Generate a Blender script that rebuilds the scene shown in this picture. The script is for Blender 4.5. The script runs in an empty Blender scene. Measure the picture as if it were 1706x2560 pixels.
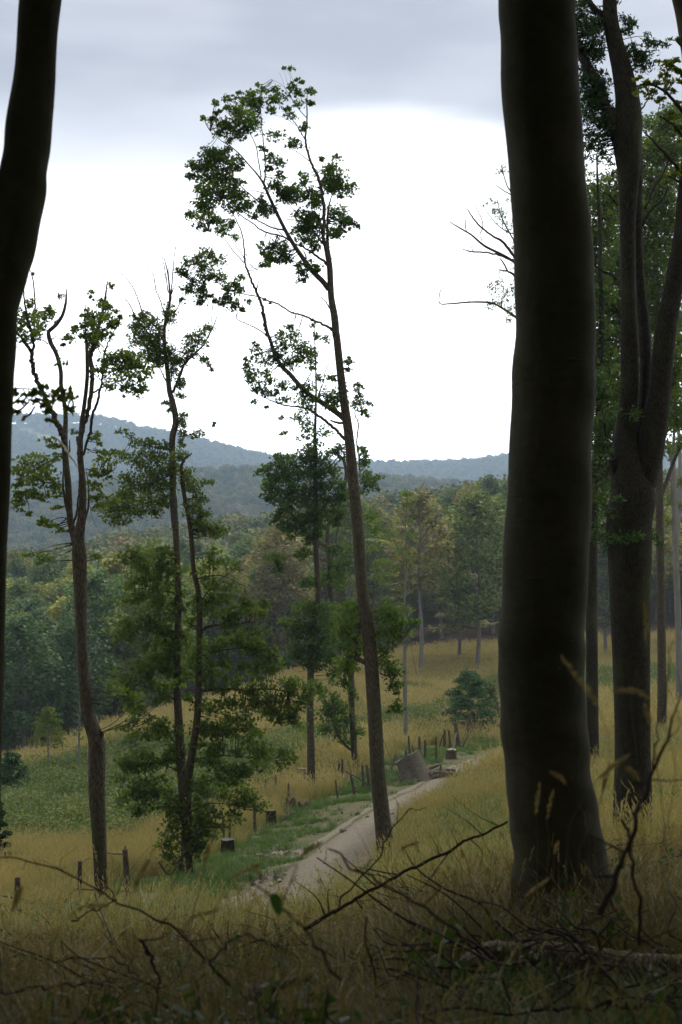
import bpy, math, random
import numpy as np
from mathutils import Vector
random.seed(7); RNG = np.random.default_rng(7)
scene = bpy.context.scene
COL = scene.collection
# ------------------------------------------------------------------ camera
PW, PH = 1706.0, 2560.0
FP = 50.0 / 36.0 * PH                      # focal length in photo pixels
EYE = 1.6
cam_d = bpy.data.cameras.new("camera"); cam = bpy.data.objects.new("camera", cam_d); COL.objects.link(cam)
cam_d.sensor_fit = 'VERTICAL'; cam_d.sensor_height = 36; cam_d.lens = 50
cam_d.clip_start = 0.05; cam_d.clip_end = 12000
cam.location = (0, 0, EYE); cam.rotation_euler = (math.radians(90), 0, 0)
cam_d.dof.use_dof = True; cam_d.dof.focus_distance = 45; cam_d.dof.aperture_fstop = 4.0
scene.camera = cam
# ------------------------------------------------------------------ light
SUN_EL, SUN_AZ = math.radians(58), math.radians(35)     # azimuth from +Y towards +X
world = bpy.data.worlds.new("World"); scene.world = world; world.use_nodes = True
nt = world.node_tree; N = nt.nodes; L = nt.links; N.clear()
def nd(tree, typ, **kw):
    n = tree.nodes.new(typ)
    for k, v in kw.items():
        if k.startswith('i_'): n.inputs[int(k[2:])].default_value = v
        else: setattr(n, k, v)
    return n
def mth(tree, op, a, b=None, c=None, clamp=False):
    n = tree.nodes.new('ShaderNodeMath'); n.operation = op; n.use_clamp = clamp
    for i, v in enumerate((a, b, c)):
        if v is None: continue
        if isinstance(v, (int, float)): n.inputs[i].default_value = v
        else: tree.links.new(v, n.inputs[i])
    return n.outputs[0]
def mixc(tree, f, a, b, mode='MIX'):
    n = tree.nodes.new('ShaderNodeMix'); n.data_type = 'RGBA'; n.blend_type = mode
    for i, v in ((0, f), (6, a), (7, b)):
        if isinstance(v, (int, float)): n.inputs[i].default_value = v
        elif isinstance(v, tuple): n.inputs[i].default_value = (*v, 1) if len(v) == 3 else v
        else: tree.links.new(v, n.inputs[i])
    return n.outputs[2]
def sstep(tree, x, lo, hi):
    n = tree.nodes.new('ShaderNodeMapRange'); n.interpolation_type = 'SMOOTHSTEP'
    tree.links.new(x, n.inputs[0]); n.inputs[1].default_value = lo; n.inputs[2].default_value = hi
    return n.outputs[0]
tc = nd(nt, 'ShaderNodeTexCoord'); sep = nd(nt, 'ShaderNodeSeparateXYZ'); L.new(tc.outputs['Generated'], sep.inputs[0])
x_, y_, z_ = sep.outputs
hor = mth(nt, 'SQRT', mth(nt, 'ADD', mth(nt, 'MULTIPLY', x_, x_), mth(nt, 'MULTIPLY', y_, y_)))
el = mth(nt, 'DIVIDE', z_, mth(nt, 'MAXIMUM', hor, 0.02))
mp = nd(nt, 'ShaderNodeMapping'); L.new(tc.outputs['Generated'], mp.inputs[0]); mp.inputs['Scale'].default_value = (2.2, 2.2, 9)
n1 = nd(nt, 'ShaderNodeTexNoise'); L.new(mp.outputs[0], n1.inputs[0]); n1.inputs['Scale'].default_value = 1.6; n1.inputs['Detail'].default_value = 4; n1.inputs['Roughness'].default_value = .45
n2 = nd(nt, 'ShaderNodeTexNoise'); L.new(mp.outputs[0], n2.inputs[0]); n2.inputs['Scale'].default_value = 3.1; n2.inputs['Detail'].default_value = 3; n2.inputs['Roughness'].default_value = .4
# the grey cloud deck starts at this elevation (tangent): lower on the left than on the right
az = mth(nt, 'DIVIDE', x_, mth(nt, 'MAXIMUM', hor, .02))
stepr = sstep(nt, az, -.12, -.035)
edge = mth(nt, 'ADD', mth(nt, 'MULTIPLY', stepr, 0.040), 0.226)
edge = mth(nt, 'ADD', edge, mth(nt, 'MULTIPLY', mth(nt, 'SUBTRACT', n1.outputs[0], .5), .07))
edge = mth(nt, 'SUBTRACT', edge, mth(nt, 'MULTIPLY', sstep(nt, az, .02, .14), .012))
above = mth(nt, 'SUBTRACT', el, edge)
deck_sharp = sstep(nt, above, -0.012, 0.022)
deck_soft = sstep(nt, above, -0.04, 0.09)
deck = mth(nt, 'ADD', mth(nt, 'MULTIPLY', deck_sharp, mth(nt, 'ADD', .35, mth(nt, 'MULTIPLY', stepr, .6))), mth(nt, 'MULTIPLY', deck_soft, mth(nt, 'SUBTRACT', .65, mth(nt, 'MULTIPLY', stepr, .6))))
front = sstep(nt, y_, -.2, .8)
lowgap = mixc(nt, sstep(nt, el, -.05, .24), (4.0, 4.05, 4.15), (1.5, 1.51, 1.55))
bright = mixc(nt, front, (.4, .41, .42), lowgap)
grey = mixc(nt, sstep(nt, n2.outputs[0], .33, .68), (.37, .39, .45), (.50, .515, .565))
high = sstep(nt, el, .35, 1.2)
grey = mixc(nt, high, grey, (1.15, 1.12, 1.05))
clouds = mixc(nt, deck, bright, grey)
sky = nd(nt, 'ShaderNodeTexSky', sky_type='NISHITA', sun_disc=False, sun_elevation=SUN_EL, sun_rotation=SUN_AZ)
bg = nd(nt, 'ShaderNodeBackground'); bg.inputs[1].default_value = 0.1
scaled = mixc(nt, 1.0, clouds, (10, 10, 10), 'MULTIPLY')
L.new(mixc(nt, .97, sky.outputs[0], scaled), bg.inputs[0])
L.new(bg.outputs[0], nd(nt, 'ShaderNodeOutputWorld').inputs[0])
sun_d = bpy.data.lights.new("sun", 'SUN'); sun_d.energy = 1.3; sun_d.angle = math.radians(25); sun_d.color = (1, .94, .84)
sun = bpy.data.objects.new("sun", sun_d); COL.objects.link(sun)
sd = Vector((math.sin(SUN_AZ) * math.cos(SUN_EL), math.cos(SUN_AZ) * math.cos(SUN_EL), math.sin(SUN_EL)))
sun.rotation_euler = sd.to_track_quat('Z', 'Y').to_euler(); sun.location = (0, 0, 60)
scene.view_settings.view_transform = 'Standard'; scene.view_settings.look = 'None'
scene.view_settings.exposure = 0.45; scene.view_settings.gamma = 1
c = scene.cycles
c.max_bounces = 5; c.diffuse_bounces = 3; c.glossy_bounces = 1; c.transmission_bounces = 3; c.transparent_max_bounces = 4; c.volume_bounces = 1
c.use_denoising = True; c.caustics_reflective = False; c.caustics_refractive = False
c.sample_clamp_indirect = 4; c.use_adaptive_sampling = True; c.adaptive_threshold = 0.012
# ------------------------------------------------------------------ tagging
def tag(o, label=None, cat=None, group=None, kind=None):
    if label: o['label'] = label
    if cat: o['category'] = cat
    if group: o['group'] = group
    if kind: o['kind'] = kind
    return o
def empty(name, loc=(0, 0, 0), rz=0):
    o = bpy.data.objects.new(name, None); o.location = loc; o.rotation_euler = (0, 0, rz); o.empty_display_size = .3
    COL.objects.link(o); return o
def link(name, mesh, parent=None, world_coords=True):
    o = bpy.data.objects.new(name, mesh); COL.objects.link(o)
    if parent is not None:
        o.parent = parent
        if world_coords: o.location = -parent.location      # mesh vertices are in world space
    return o
class MB:
    """collects vertex / face arrays and makes one mesh"""
    def __init__(s): s.v = []; s.f = {}; s.r = []; s.n = 0
    def add(s, v, faces, r=None):
        v = np.asarray(v, float).reshape(-1, 3); faces = np.asarray(faces, int)
        s.f.setdefault(faces.shape[1], []).append(faces + s.n)
        s.v.append(v); s.r.append(np.full(len(v), .5) if r is None else np.broadcast_to(np.asarray(r, float), (len(v),)))
        s.n += len(v)
    def mesh(s, name, mat, smooth=False):
        me = bpy.data.meshes.new(name)
        if not s.v: return me
        V = np.concatenate(s.v); R = np.concatenate(s.r)
        loops, starts, k = [], [], 0
        for n, fl in s.f.items():
            F = np.concatenate(fl); loops.append(F.ravel()); starts.append(k + np.arange(len(F)) * n); k += F.size
        loops = np.concatenate(loops); starts = np.concatenate(starts)
        me.vertices.add(len(V)); me.vertices.foreach_set('co', V.ravel())
        me.loops.add(len(loops)); me.loops.foreach_set('vertex_index', loops)
        me.polygons.add(len(starts)); me.polygons.foreach_set('loop_start', starts)
        if smooth: me.polygons.foreach_set('use_smooth', np.ones(len(starts), bool))
        a = me.attributes.new('rnd', 'FLOAT', 'POINT'); a.data.foreach_set('value', R)
        me.update(calc_edges=True); me.validate()
        me.materials.append(mat)
        return me
# ------------------------------------------------------------------ photo pixels <-> world
def P(u, v, d):
    return np.array([(u - PW / 2) / FP * d, d, EYE - (v - PH / 2) / FP * d])
def DS(*a): return [q * 1706 / 1568 for q in a]
K = 1706 / 1568.0                          # overview units -> photo pixels
# ------------------------------------------------------------------ terrain
def zz(V, d): return EYE - (V * K - PH / 2) / FP * d
COMMON = [(0, 0.0), (3, -.25), (5, -.62), (8, -1.42), (12, -2.55)]
PROF = {   # overview column: (distance, overview row where that ground shows)
 -500: [(20, 2252), (35, 2150), (60, 2010), (100, 1860), (130, 1900), (180, 1820), (250, 1600), (350, 1450), (450, 1400), (600, 1440), (800, 1400), (1200, 1140), (1700, 1210), (2800, 985), (3300, 1010), (4000, 1100)],
 60: [(20, 2207), (34, 2110), (50, 1950), (75, 1845), (100, 1750), (112, 1765), (130, 1800), (160, 1740), (200, 1660), (250, 1570), (350, 1440), (450, 1395), (600, 1430), (800, 1390), (1200, 1130), (1700, 1200), (2800, 974), (3300, 1000), (4000, 1100)],
 200: [(20, 2202), (34, 2085), (45, 2000), (75, 1830), (98, 1705), (108, 1690), (130, 1740), (160, 1710), (200, 1640), (250, 1560), (350, 1420), (450, 1370), (600, 1400), (800, 1370), (1200, 1120), (1700, 1200), (2800, 977), (3300, 1000), (4000, 1100)],
 300: [(20, 2197), (34, 2075), (45, 1990), (75, 1830), (100, 1685), (112, 1650), (135, 1700), (165, 1690), (200, 1620), (250, 1540), (350, 1400), (450, 1345), (600, 1380), (800, 1350), (1200, 1112), (1700, 1200), (2800, 992), (3300, 1020), (4000, 1100)],
 440: [(20, 2192), (34, 2080), (42, 2015), (68, 1830), (95, 1690), (120, 1622), (145, 1660), (175, 1640), (210, 1590), (250, 1530), (350, 1395), (450, 1325), (600, 1360), (800, 1340), (1200, 1108), (1700, 1200), (2800, 1022), (3300, 1040), (4000, 1100)],
 560: [(20, 2192), (34, 2085), (42, 2010), (62, 1840), (90, 1700), (120, 1620), (138, 1588), (165, 1610), (200, 1580), (250, 1515), (350, 1385), (450, 1305), (600, 1340), (800, 1330), (1200, 1112), (1700, 1200), (2800, 1050), (3300, 1060), (4000, 1100)],
 700: [(20, 2182), (34, 2075), (45, 1950), (62, 1815), (90, 1700), (120, 1620), (150, 1545), (180, 1545), (220, 1500), (300, 1400), (420, 1300), (560, 1320), (800, 1300), (1200, 1122), (1700, 1200), (2800, 1070), (3300, 1080), (4000, 1110)],
 850: [(20, 2142), (38, 1985), (50, 1870), (65, 1790), (90, 1705), (120, 1615), (150, 1545), (180, 1510), (220, 1470), (300, 1370), (400, 1285), (550, 1300), (800, 1290), (1200, 1130), (1700, 1200), (2800, 1072), (3300, 1080), (4000, 1110)],
 1000: [(20, 2102), (38, 1935), (50, 1855), (65, 1790), (90, 1700), (120, 1620), (150, 1560), (170, 1520), (200, 1480), (300, 1340), (400, 1262), (550, 1285), (800, 1280), (1200, 1172), (1700, 1200), (2800, 1088), (3300, 1090), (4000, 1110)],
 1150: [(20, 2082), (38, 1900), (65, 1785), (95, 1712), (130, 1615), (165, 1525), (200, 1470), (300, 1320), (400, 1245), (550, 1270), (1200, 1190), (1700, 1200), (2800, 1068), (3300, 1080), (4000, 1110)],
 1400: [(20, 2007), (35, 1820), (60, 1700), (95, 1630), (130, 1575), (165, 1510), (200, 1450), (300, 1305), (400, 1225), (550, 1250), (1200, 1190), (1700, 1200), (2800, 1055), (3300, 1080), (4000, 1110)],
 1700: [(20, 1962), (35, 1790), (60, 1680), (95, 1610), (130, 1560), (165, 1500), (200, 1440), (300, 1290), (400, 1205), (550, 1240), (1200, 1180), (1700, 1200), (2800, 1050), (3300, 1080), (4000, 1110)],
 2400: [(20, 1872), (35, 1750), (60, 1660), (95, 1590), (130, 1540), (165, 1480), (200, 1420), (300, 1280), (400, 1200), (550, 1230), (1200, 1180), (1700, 1200), (2800, 1050), (3300, 1080), (4000, 1110)],
}
TG = np.linspace(math.log(6), math.log(4406), 900)
UG = np.linspace(-500, 2400, 233)
def _table():
    us = sorted(PROF); cols = []
    for u in us:
        f_ = min(1, max(0, (u - 850) / 250)); com = [(d_, z_ * (1 - f_) + f_ * r_) for (d_, z_), r_ in zip(COMMON, (0, -.2, -.5, -1.13, -1.98))]
        pts = com + [(d, zz(V, d)) for d, V in PROF[u]]
        t = np.log(np.array([p[0] for p in pts]) + 6.0); z = np.array([p[1] for p in pts])
        g = np.interp(TG, t, z / (np.exp(t)))     # interpolate the angle rather than the height
        k = np.exp(-.5 * (np.arange(-12, 13) / 4.5) ** 2); k /= k.sum()
        g = np.convolve(np.pad(g, 12, mode='edge'), k, 'valid')
        cols.append(g)
    A = np.array(cols); T = np.empty((len(UG), len(TG)))
    ux = [q * K for q in us]
    for j in range(len(TG)): T[:, j] = np.interp(UG * K, ux, A[:, j])
    k = np.exp(-.5 * (np.arange(-8, 9) / 3.0) ** 2); k /= k.sum()
    Tp = np.pad(T, ((8, 8), (0, 0)), mode='edge')
    return np.apply_along_axis(lambda c: np.convolve(c, k, 'valid'), 0, Tp)
TAB = _table()
def _n2(x, y, s, seed):                     # smooth value noise
    x = x / s; y = y / s; xi = np.floor(x); yi = np.floor(y); fx = x - xi; fy = y - yi
    fx = fx * fx * (3 - 2 * fx); fy = fy * fy * (3 - 2 * fy)
    def h(a, b):
        q = np.sin(a * 127.1 + b * 311.7 + seed * 74.7) * 43758.5453
        return q - np.floor(q)
    return (h(xi, yi) * (1 - fx) + h(xi + 1, yi) * fx) * (1 - fy) + (h(xi, yi + 1) * (1 - fx) + h(xi + 1, yi + 1) * fx) * fy
def H(x, y, bumps=True):
    x = np.asarray(x, float); y = np.asarray(y, float)
    yy = np.clip(y, .01, 4390)
    u = np.clip(x / yy * FP + PW / 2, -500 * K, 2400 * K) / K
    t = np.log(yy + 6)
    a = (u - UG[0]) / (UG[1] - UG[0]); b = (t - TG[0]) / (TG[1] - TG[0])
    i = np.clip(a.astype(int), 0, len(UG) - 2); j = np.clip(b.astype(int), 0, len(TG) - 2); a = a - i; b = b - j
    g = (TAB[i, j] * (1 - a) + TAB[i + 1, j] * a) * (1 - b) + (TAB[i, j + 1] * (1 - a) + TAB[i + 1, j + 1] * a) * b
    z = g * (yy + 6)
    z = np.where(y < 0, z - y * .12, z)
    if bumps:
        w = np.clip(np.abs(y) / 30, .25, 1)
        z = z + w * ((_n2(x, y, 5, 1) - .5) * .35 + (_n2(x, y, 1.6, 2) - .5) * .14)
        w2 = np.clip((yy - 600) / 600, 0, 1)
        z = z + w2 * ((_n2(x, y, 260, 3) - .5) * 34 + (_n2(x, y, 90, 5) - .5) * 12)
    return z
_DM = 3.5 * 1.004 ** np.arange(1750)
def hit(u, v):
    """where the line of sight through a photo pixel meets the ground"""
    x = (u - PW / 2) / FP * _DM; z = EYE - (v - PH / 2) / FP * _DM
    g = H(x, _DM); k = np.nonzero(g >= z)[0]
    k = k[0] if len(k) else len(_DM) - 1
    return np.array([x[k], _DM[k], g[k]])
def hd(u, v): return hit(u * K, v * K)
def proj(x, y):
    y = np.maximum(y, .5); z = H(x, y, False)
    return (x / y * FP + PW / 2) / K, ((EYE - z) / y * FP + PH / 2) / K
# path centre line, found on the ground
PATH = [(690, 2085), (728, 2035), (752, 1990), (790, 1945), (832, 1908), (880, 1875), (925, 1848), (965, 1823), (1010, 1797), (1060, 1772), (1110, 1750), (1155, 1729), (1210, 1706), (1290, 1680), (1400, 1650)]
PC = np.array([hd(*p) for p in PATH])
PC = np.vstack([PC[0] + (PC[0] - PC[1]) * np.array([3, 3, 0]) / max(1e-3, np.linalg.norm((PC[0] - PC[1])[:2])) * 2, PC])
def resample(pts, step):
    pts = np.asarray(pts, float); seg = np.r_[0, np.cumsum(np.linalg.norm(np.diff(pts, axis=0), axis=1))]
    n = max(2, int(seg[-1] / step) + 1); s = np.linspace(0, seg[-1], n)
    return np.stack([np.interp(s, seg, pts[:, i]) for i in range(pts.shape[1])], 1)
PR = resample(PC, .8)
for _ in range(12): PR[1:-1] = (PR[:-2] + 2 * PR[1:-1] + PR[2:]) / 4
def path_dist(x, y):
    """signed distance to the path centre (negative: left/far side)"""
    x = np.asarray(x); y = np.asarray(y); best = np.full(x.shape, 1e9); sg = np.zeros(x.shape)
    for a, b in zip(PR[:-1:2, :2], PR[2::2, :2]):
        ab = b - a; t = np.clip(((x - a[0]) * ab[0] + (y - a[1]) * ab[1]) / (ab @ ab), 0, 1)
        dx = x - a[0] - t * ab[0]; dy = y - a[1] - t * ab[1]; d = np.hypot(dx, dy)
        s = np.where(ab[0] * dy - ab[1] * dx > 0, -1, 1)
        m = d < best; best = np.where(m, d, best); sg = np.where(m, s, sg)
    return best * sg
def zones(x, y):
    """0 golden grass, 1 green undergrowth, 2 forest floor, 3 verge, 4 path, 5 foreground"""
    u, v = proj(x, y); z = np.zeros(np.shape(x), int)
    j = (_n2(x, y, 6, 9) - .5) * 34 + (_n2(x, y, 2.2, 11) - .5) * 16
    up = np.interp(u, [0, 150, 240, 300, 450, 550, 700, 860, 1000, 1140, 1300, 1568], [1775, 1750, 1720, 1708, 1720, 1710, 1690, 1655, 1640, 1560, 1545, 1540])
    lo = np.interp(u, [0, 230, 400, 480, 560, 640, 700, 850, 1000, 1140, 1300, 1568], [1945, 1950, 1925, 1890, 1840, 1790, 1740, 1690, 1668, 1625, 1600, 1590])
    far = np.interp(u, [0, 200, 560, 700, 850, 1000, 1150, 1568], [112, 112, 142, 168, 182, 192, 196, 190])
    z[(v + j * np.clip(60 / y, .3, 1) > up) & (v + j * np.clip(60 / y, .3, 1) < lo) & (y > 30) & (y < 150)] = 1
    z[y > far + j * .4] = 2
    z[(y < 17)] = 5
    p = path_dist(x, y)
    z[(p < 0) & (p > -4.6 - j * .04) & (y > 28) & (z < 2)] = 3
    z[(p > 0) & (p < 1.7 + j * .02) & (y > 28) & (y < 47) & (z < 2)] = 3
    z[(np.abs(p) < 1.1 + .5 * (_n2(x, y, 1.1, 51) - .3))] = 4
    return z
# ------------------------------------------------------------------ materials
def new_mat(name):
    m = bpy.data.materials.new(name); m.use_nodes = True; t = m.node_tree; t.nodes.clear()
    out = t.nodes.new('ShaderNodeOutputMaterial'); return m, t, out
def noise(t, scale, detail=3, vec=None, rough=.55):
    n = t.nodes.new('ShaderNodeTexNoise'); n.inputs['Scale'].default_value = scale; n.inputs['Detail'].default_value = detail; n.inputs['Roughness'].default_value = rough
    if vec is not None: t.links.new(vec, n.inputs[0])
    return n.outputs[0]
def ramp(t, f, stops):
    n = t.nodes.new('ShaderNodeValToRGB'); e = n.color_ramp.elements
    while len(e) < len(stops): e.new(.5)
    for q, (p, c_) in zip(e, stops): q.position = p; q.color = (*c_, 1)
    t.links.new(f, n.inputs[0]); return n.outputs[0]
def leaf_mat(name, stops, trans=.35, tint=False, posn=0, gloss=.25):
    m, t, out = new_mat(name)
    a = nd(t, 'ShaderNodeAttribute', attribute_name='rnd'); f = a.outputs['Fac']
    oi = nd(t, 'ShaderNodeObjectInfo')
    if posn:
        g = nd(t, 'ShaderNodeNewGeometry'); nz = noise(t, posn, 2, g.outputs['Position'])
        f = mth(t, 'ADD', mth(t, 'MULTIPLY', f, .45), mth(t, 'MULTIPLY', mth(t, 'SUBTRACT', mth(t, 'MULTIPLY', nz, 1.5), .25), .55), clamp=True)
    else:
        ow = .6 if name == 'far_leaf' else .25; f = mth(t, 'ADD', mth(t, 'MULTIPLY', f, 1 - ow), mth(t, 'MULTIPLY', oi.outputs['Random'], ow))
    col = ramp(t, f, stops)
    if tint: col = mixc(t, 1.0, col, oi.outputs['Color'], 'MULTIPLY')
    p = nd(t, 'ShaderNodeBsdfPrincipled'); t.links.new(col, p.inputs['Base Color']); p.inputs['Roughness'].default_value = .5
    p.inputs['Specular IOR Level'].default_value = gloss
    tr = nd(t, 'ShaderNodeBsdfTranslucent'); t.links.new(mixc(t, 1.0, col, (1.25, 1.35, .5), 'MULTIPLY'), tr.inputs[0])
    mx = nd(t, 'ShaderNodeMixShader'); mx.inputs[0].default_value = trans
    t.links.new(p.outputs[0], mx.inputs[1]); t.links.new(tr.outputs[0], mx.inputs[2]); t.links.new(mx.outputs[0], out.inputs[0])
    return m
def bark_mat(name, dark, light, moss=(.05, .06, .02), kind='smooth', mossy=.3, sc=1.0):
    m, t, out = new_mat(name); tcn = nd(t, 'ShaderNodeTexCoord'); g = tcn.outputs['Object']
    def vec(sx, sy, sz):
        q = nd(t, 'ShaderNodeMapping'); t.links.new(g, q.inputs[0]); q.inputs['Scale'].default_value = (sx * sc, sy * sc, sz * sc); return q.outputs[0]
    if kind == 'smooth':       # beech: fine horizontal wrinkles and blotches
        a = noise(t, 1, 6, vec(9, 9, 17), .7); b = noise(t, 1, 5, vec(3, 3, 1.2)); f = mth(t, 'ADD', mth(t, 'MULTIPLY', a, .4), mth(t, 'MULTIPLY', b, .6)); dist = .014
        q0 = vec(1.1, 1.1, 13); w = noise(t, 1, 3, q0); cr = mth(t, 'MULTIPLY', sstep(t, w, .66, .70), sstep(t, noise(t, 1, 2, vec(1.3, 1.3, 1.9)), .5, .6)); bump = mth(t, 'ADD', f, mth(t, 'MULTIPLY', cr, .5))
        sp = sstep(t, noise(t, 1, 2, vec(30, 30, 24)), .70, .76); f = mth(t, 'ADD', f, mth(t, 'MULTIPLY', sp, .5))
    else:                      # ash / maple: vertical furrows
        v = nd(t, 'ShaderNodeTexVoronoi', feature='DISTANCE_TO_EDGE'); wv = vec(46, 46, 7)
        wob = noise(t, 2.0, 3, wv); ad = nd(t, 'ShaderNodeVectorMath', operation='ADD'); t.links.new(wv, ad.inputs[0])
        cm = nd(t, 'ShaderNodeCombineXYZ'); t.links.new(mth(t, 'MULTIPLY', wob, 1.6), cm.inputs[0]); t.links.new(mth(t, 'MULTIPLY', wob, 1.1), cm.inputs[1]); t.links.new(cm.outputs[0], ad.inputs[1])
        t.links.new(ad.outputs[0], v.inputs[0]); v.inputs['Scale'].default_value = 1
        a = sstep(t, v.outputs[0], .0, .28); b = noise(t, 1, 4, vec(9, 9, 5)); f = mth(t, 'ADD', mth(t, 'MULTIPLY', a, .55), mth(t, 'MULTIPLY', b, .5)); bump = f; dist = .03
    col = ramp(t, f, [(.25, dark), (.75, light)])
    mm = sstep(t, noise(t, 1, 4, vec(2.2, 2.2, .9)), .62 - mossy * .25, .75)
    col = mixc(t, mth(t, 'MULTIPLY', mm, .75), col, moss)
    p = nd(t, 'ShaderNodeBsdfPrincipled'); t.links.new(col, p.inputs['Base Color']); p.inputs['Roughness'].default_value = .85; p.inputs['Specular IOR Level'].default_value = .2
    bp = nd(t, 'ShaderNodeBump'); bp.inputs['Distance'].default_value = dist; bp.inputs['Strength'].default_value = .8; t.links.new(bump, bp.inputs['Height']); t.links.new(bp.outputs[0], p.inputs['Normal'])
    t.links.new(p.outputs[0], out.inputs[0]); return m
M = {}
M['maple'] = leaf_mat('maple_leaf', [(0, (.022, .05, .012)), (.45, (.055, .10, .018)), (.8, (.095, .15, .026)), (1, (.14, .19, .04))], trans=.55)
M['maple2'] = leaf_mat('maple_leaf_light', [(0, (.04, .068, .015)), (.45, (.082, .125, .024)), (.8, (.135, .175, .036)), (1, (.26, .25, .06))], trans=.55)
M['ash'] = leaf_mat('ash_leaf', [(0, (.012, .03, .008)), (.5, (.03, .07, .015)), (1, (.07, .13, .03))], trans=.35)
M['beech'] = leaf_mat('beech_leaf', [(0, (.04, .065, .012)), (.5, (.09, .125, .02)), (.85, (.15, .17, .03)), (1, (.22, .16, .03))], trans=.55)
M['forest'] = leaf_mat('forest_leaf', [(0, (.6, .68, .5)), (.5, (1.35, 1.42, 1.05)), (1, (3.0, 2.9, 2.1))], trans=.3, tint=True)
M['far'] = leaf_mat('far_leaf', [(.1, (.035, .055, .02)), (.35, (.08, .11, .03)), (.6, (.14, .155, .04)), (.8, (.2, .16, .05)), (.95, (.23, .14, .06))], trans=.2)
M['shrub'] = leaf_mat('shrub_leaf', [(0, (.02, .05, .018)), (.5, (.038, .085, .026)), (1, (.075, .14, .045))])
M['bramble'] = leaf_mat('bramble_leaf', [(0, (.035, .06, .014)), (.4, (.08, .11, .026)), (.7, (.14, .16, .042)), (1, (.26, .19, .09))], posn=.16)
M['gold'] = leaf_mat('dry_grass', [(0, (.055, .095, .028)), (.32, (.135, .15, .05)), (.5, (.26, .215, .095)), (.8, (.38, .30, .15)), (1, (.5, .42, .25))], trans=.3, posn=.3)
M['straw'] = leaf_mat('straw', [(0, (.1, .085, .035)), (.5, (.24, .185, .1)), (1, (.45, .37, .24))], trans=.3)
M['head'] = leaf_mat('grass_head', [(0, (.28, .2, .1)), (.6, (.42, .31, .16)), (1, (.55, .43, .26))], trans=.3)
M['green'] = leaf_mat('green_grass', [(0, (.03, .07, .012)), (.5, (.06, .12, .02)), (.85, (.12, .16, .035)), (1, (.26, .22, .08))], trans=.3, posn=.6)
M['shade'] = leaf_mat('woodland_grass', [(0, (.03, .05, .014)), (.3, (.075, .085, .028)), (.55, (.17, .13, .06)), (.8, (.27, .2, .11)), (1, (.42, .33, .2))], trans=.3, posn=.5)
M['herb'] = leaf_mat('herb_leaf', [(0, (.025, .05, .012)), (.6, (.05, .09, .02)), (.9, (.10, .11, .03)), (1, (.2, .08, .03))], posn=.7)
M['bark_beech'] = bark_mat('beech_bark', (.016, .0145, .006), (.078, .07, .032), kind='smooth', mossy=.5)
M['bark_ash'] = bark_mat('ash_bark', (.009, .007, .003), (.034, .028, .014), kind='furrow', mossy=.45, moss=(.05, .06, .018))
M['bark_maple'] = bark_mat('maple_bark', (.034, .027, .017), (.098, .08, .054), kind='furrow', mossy=.55, sc=.8)
M['bark_far'] = bark_mat('far_bark', (.09, .085, .07), (.2, .19, .165), kind='smooth', mossy=.2)
M['bark_dead'] = bark_mat('dead_wood', (.05, .04, .032), (.12, .10, .085), kind='furrow', mossy=0)
M['wood_grey'] = bark_mat('weathered_wood', (.06, .05, .04), (.2, .175, .14), kind='furrow', mossy=.0)
M['wood_log'] = bark_mat('log_bark', (.07, .055, .038), (.28, .23, .165), kind='furrow', mossy=.15)
M['wood_post'] = bark_mat('post_wood', (.045, .035, .026), (.13, .108, .082), kind='furrow', mossy=.1)
M['wood_pale'] = bark_mat('split_wood', (.24, .2, .15), (.45, .4, .33), kind='furrow', mossy=0)
M['wood_rot'] = bark_mat('rotten_wood', (.045, .032, .021), (.15, .11, .074), kind='furrow', mossy=.4)
M['twig'] = bark_mat('twig_bark', (.022, .015, .012), (.06, .042, .032), kind='smooth', mossy=0)
def ground_mat():
    m, t, out = new_mat('soil_and_grass'); g = nd(t, 'ShaderNodeNewGeometry'); pos = g.outputs['Position']
    def at(nm): return nd(t, 'ShaderNodeAttribute', attribute_name=nm).outputs['Fac']
    n_a, n_b, n_c = noise(t, .25, 4, pos), noise(t, 2.2, 4, pos), noise(t, 14, 3, pos)
    gold = ramp(t, mth(t, 'ADD', mth(t, 'MULTIPLY', n_a, .5), mth(t, 'MULTIPLY', n_b, .5)), [(.3, (.10, .10, .03)), (.5, (.2, .15, .055)), (.75, (.3, .21, .085))])
    green = ramp(t, n_b, [(.3, (.02, .04, .012)), (.7, (.05, .085, .022))])
    floor = ramp(t, n_b, [(.3, (.03, .02, .013)), (.7, (.085, .05, .03))])
    verge = ramp(t, mth(t, 'ADD', mth(t, 'MULTIPLY', n_b, .6), mth(t, 'MULTIPLY', n_c, .4)), [(.35, (.05, .08, .02)), (.55, (.10, .085, .05)), (.7, (.17, .14, .10))])
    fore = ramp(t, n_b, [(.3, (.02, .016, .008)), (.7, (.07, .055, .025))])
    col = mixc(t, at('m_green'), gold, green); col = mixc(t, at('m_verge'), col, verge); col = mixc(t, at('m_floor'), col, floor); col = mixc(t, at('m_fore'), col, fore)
    col = mixc(t, at('m_far'), col, mixc(t, noise(t, .02, 4, pos), (.02, .035, .015), (.05, .06, .025)))
    col = mixc(t, at('m_bare'), col, (.30, .25, .18))
    p = nd(t, 'ShaderNodeBsdfPrincipled'); t.links.new(col, p.inputs['Base Color']); p.inputs['Roughness'].default_value = .95; p.inputs['Specular IOR Level'].default_value = .1
    bp = nd(t, 'ShaderNodeBump'); bp.inputs['Distance'].default_value = .06; t.links.new(mth(t, 'ADD', n_b, mth(t, 'MULTIPLY', n_c, .4)), bp.inputs['Height']); t.links.new(bp.outputs[0], p.inputs['Normal'])
    t.links.new(p.outputs[0], out.inputs[0]); return m
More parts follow.
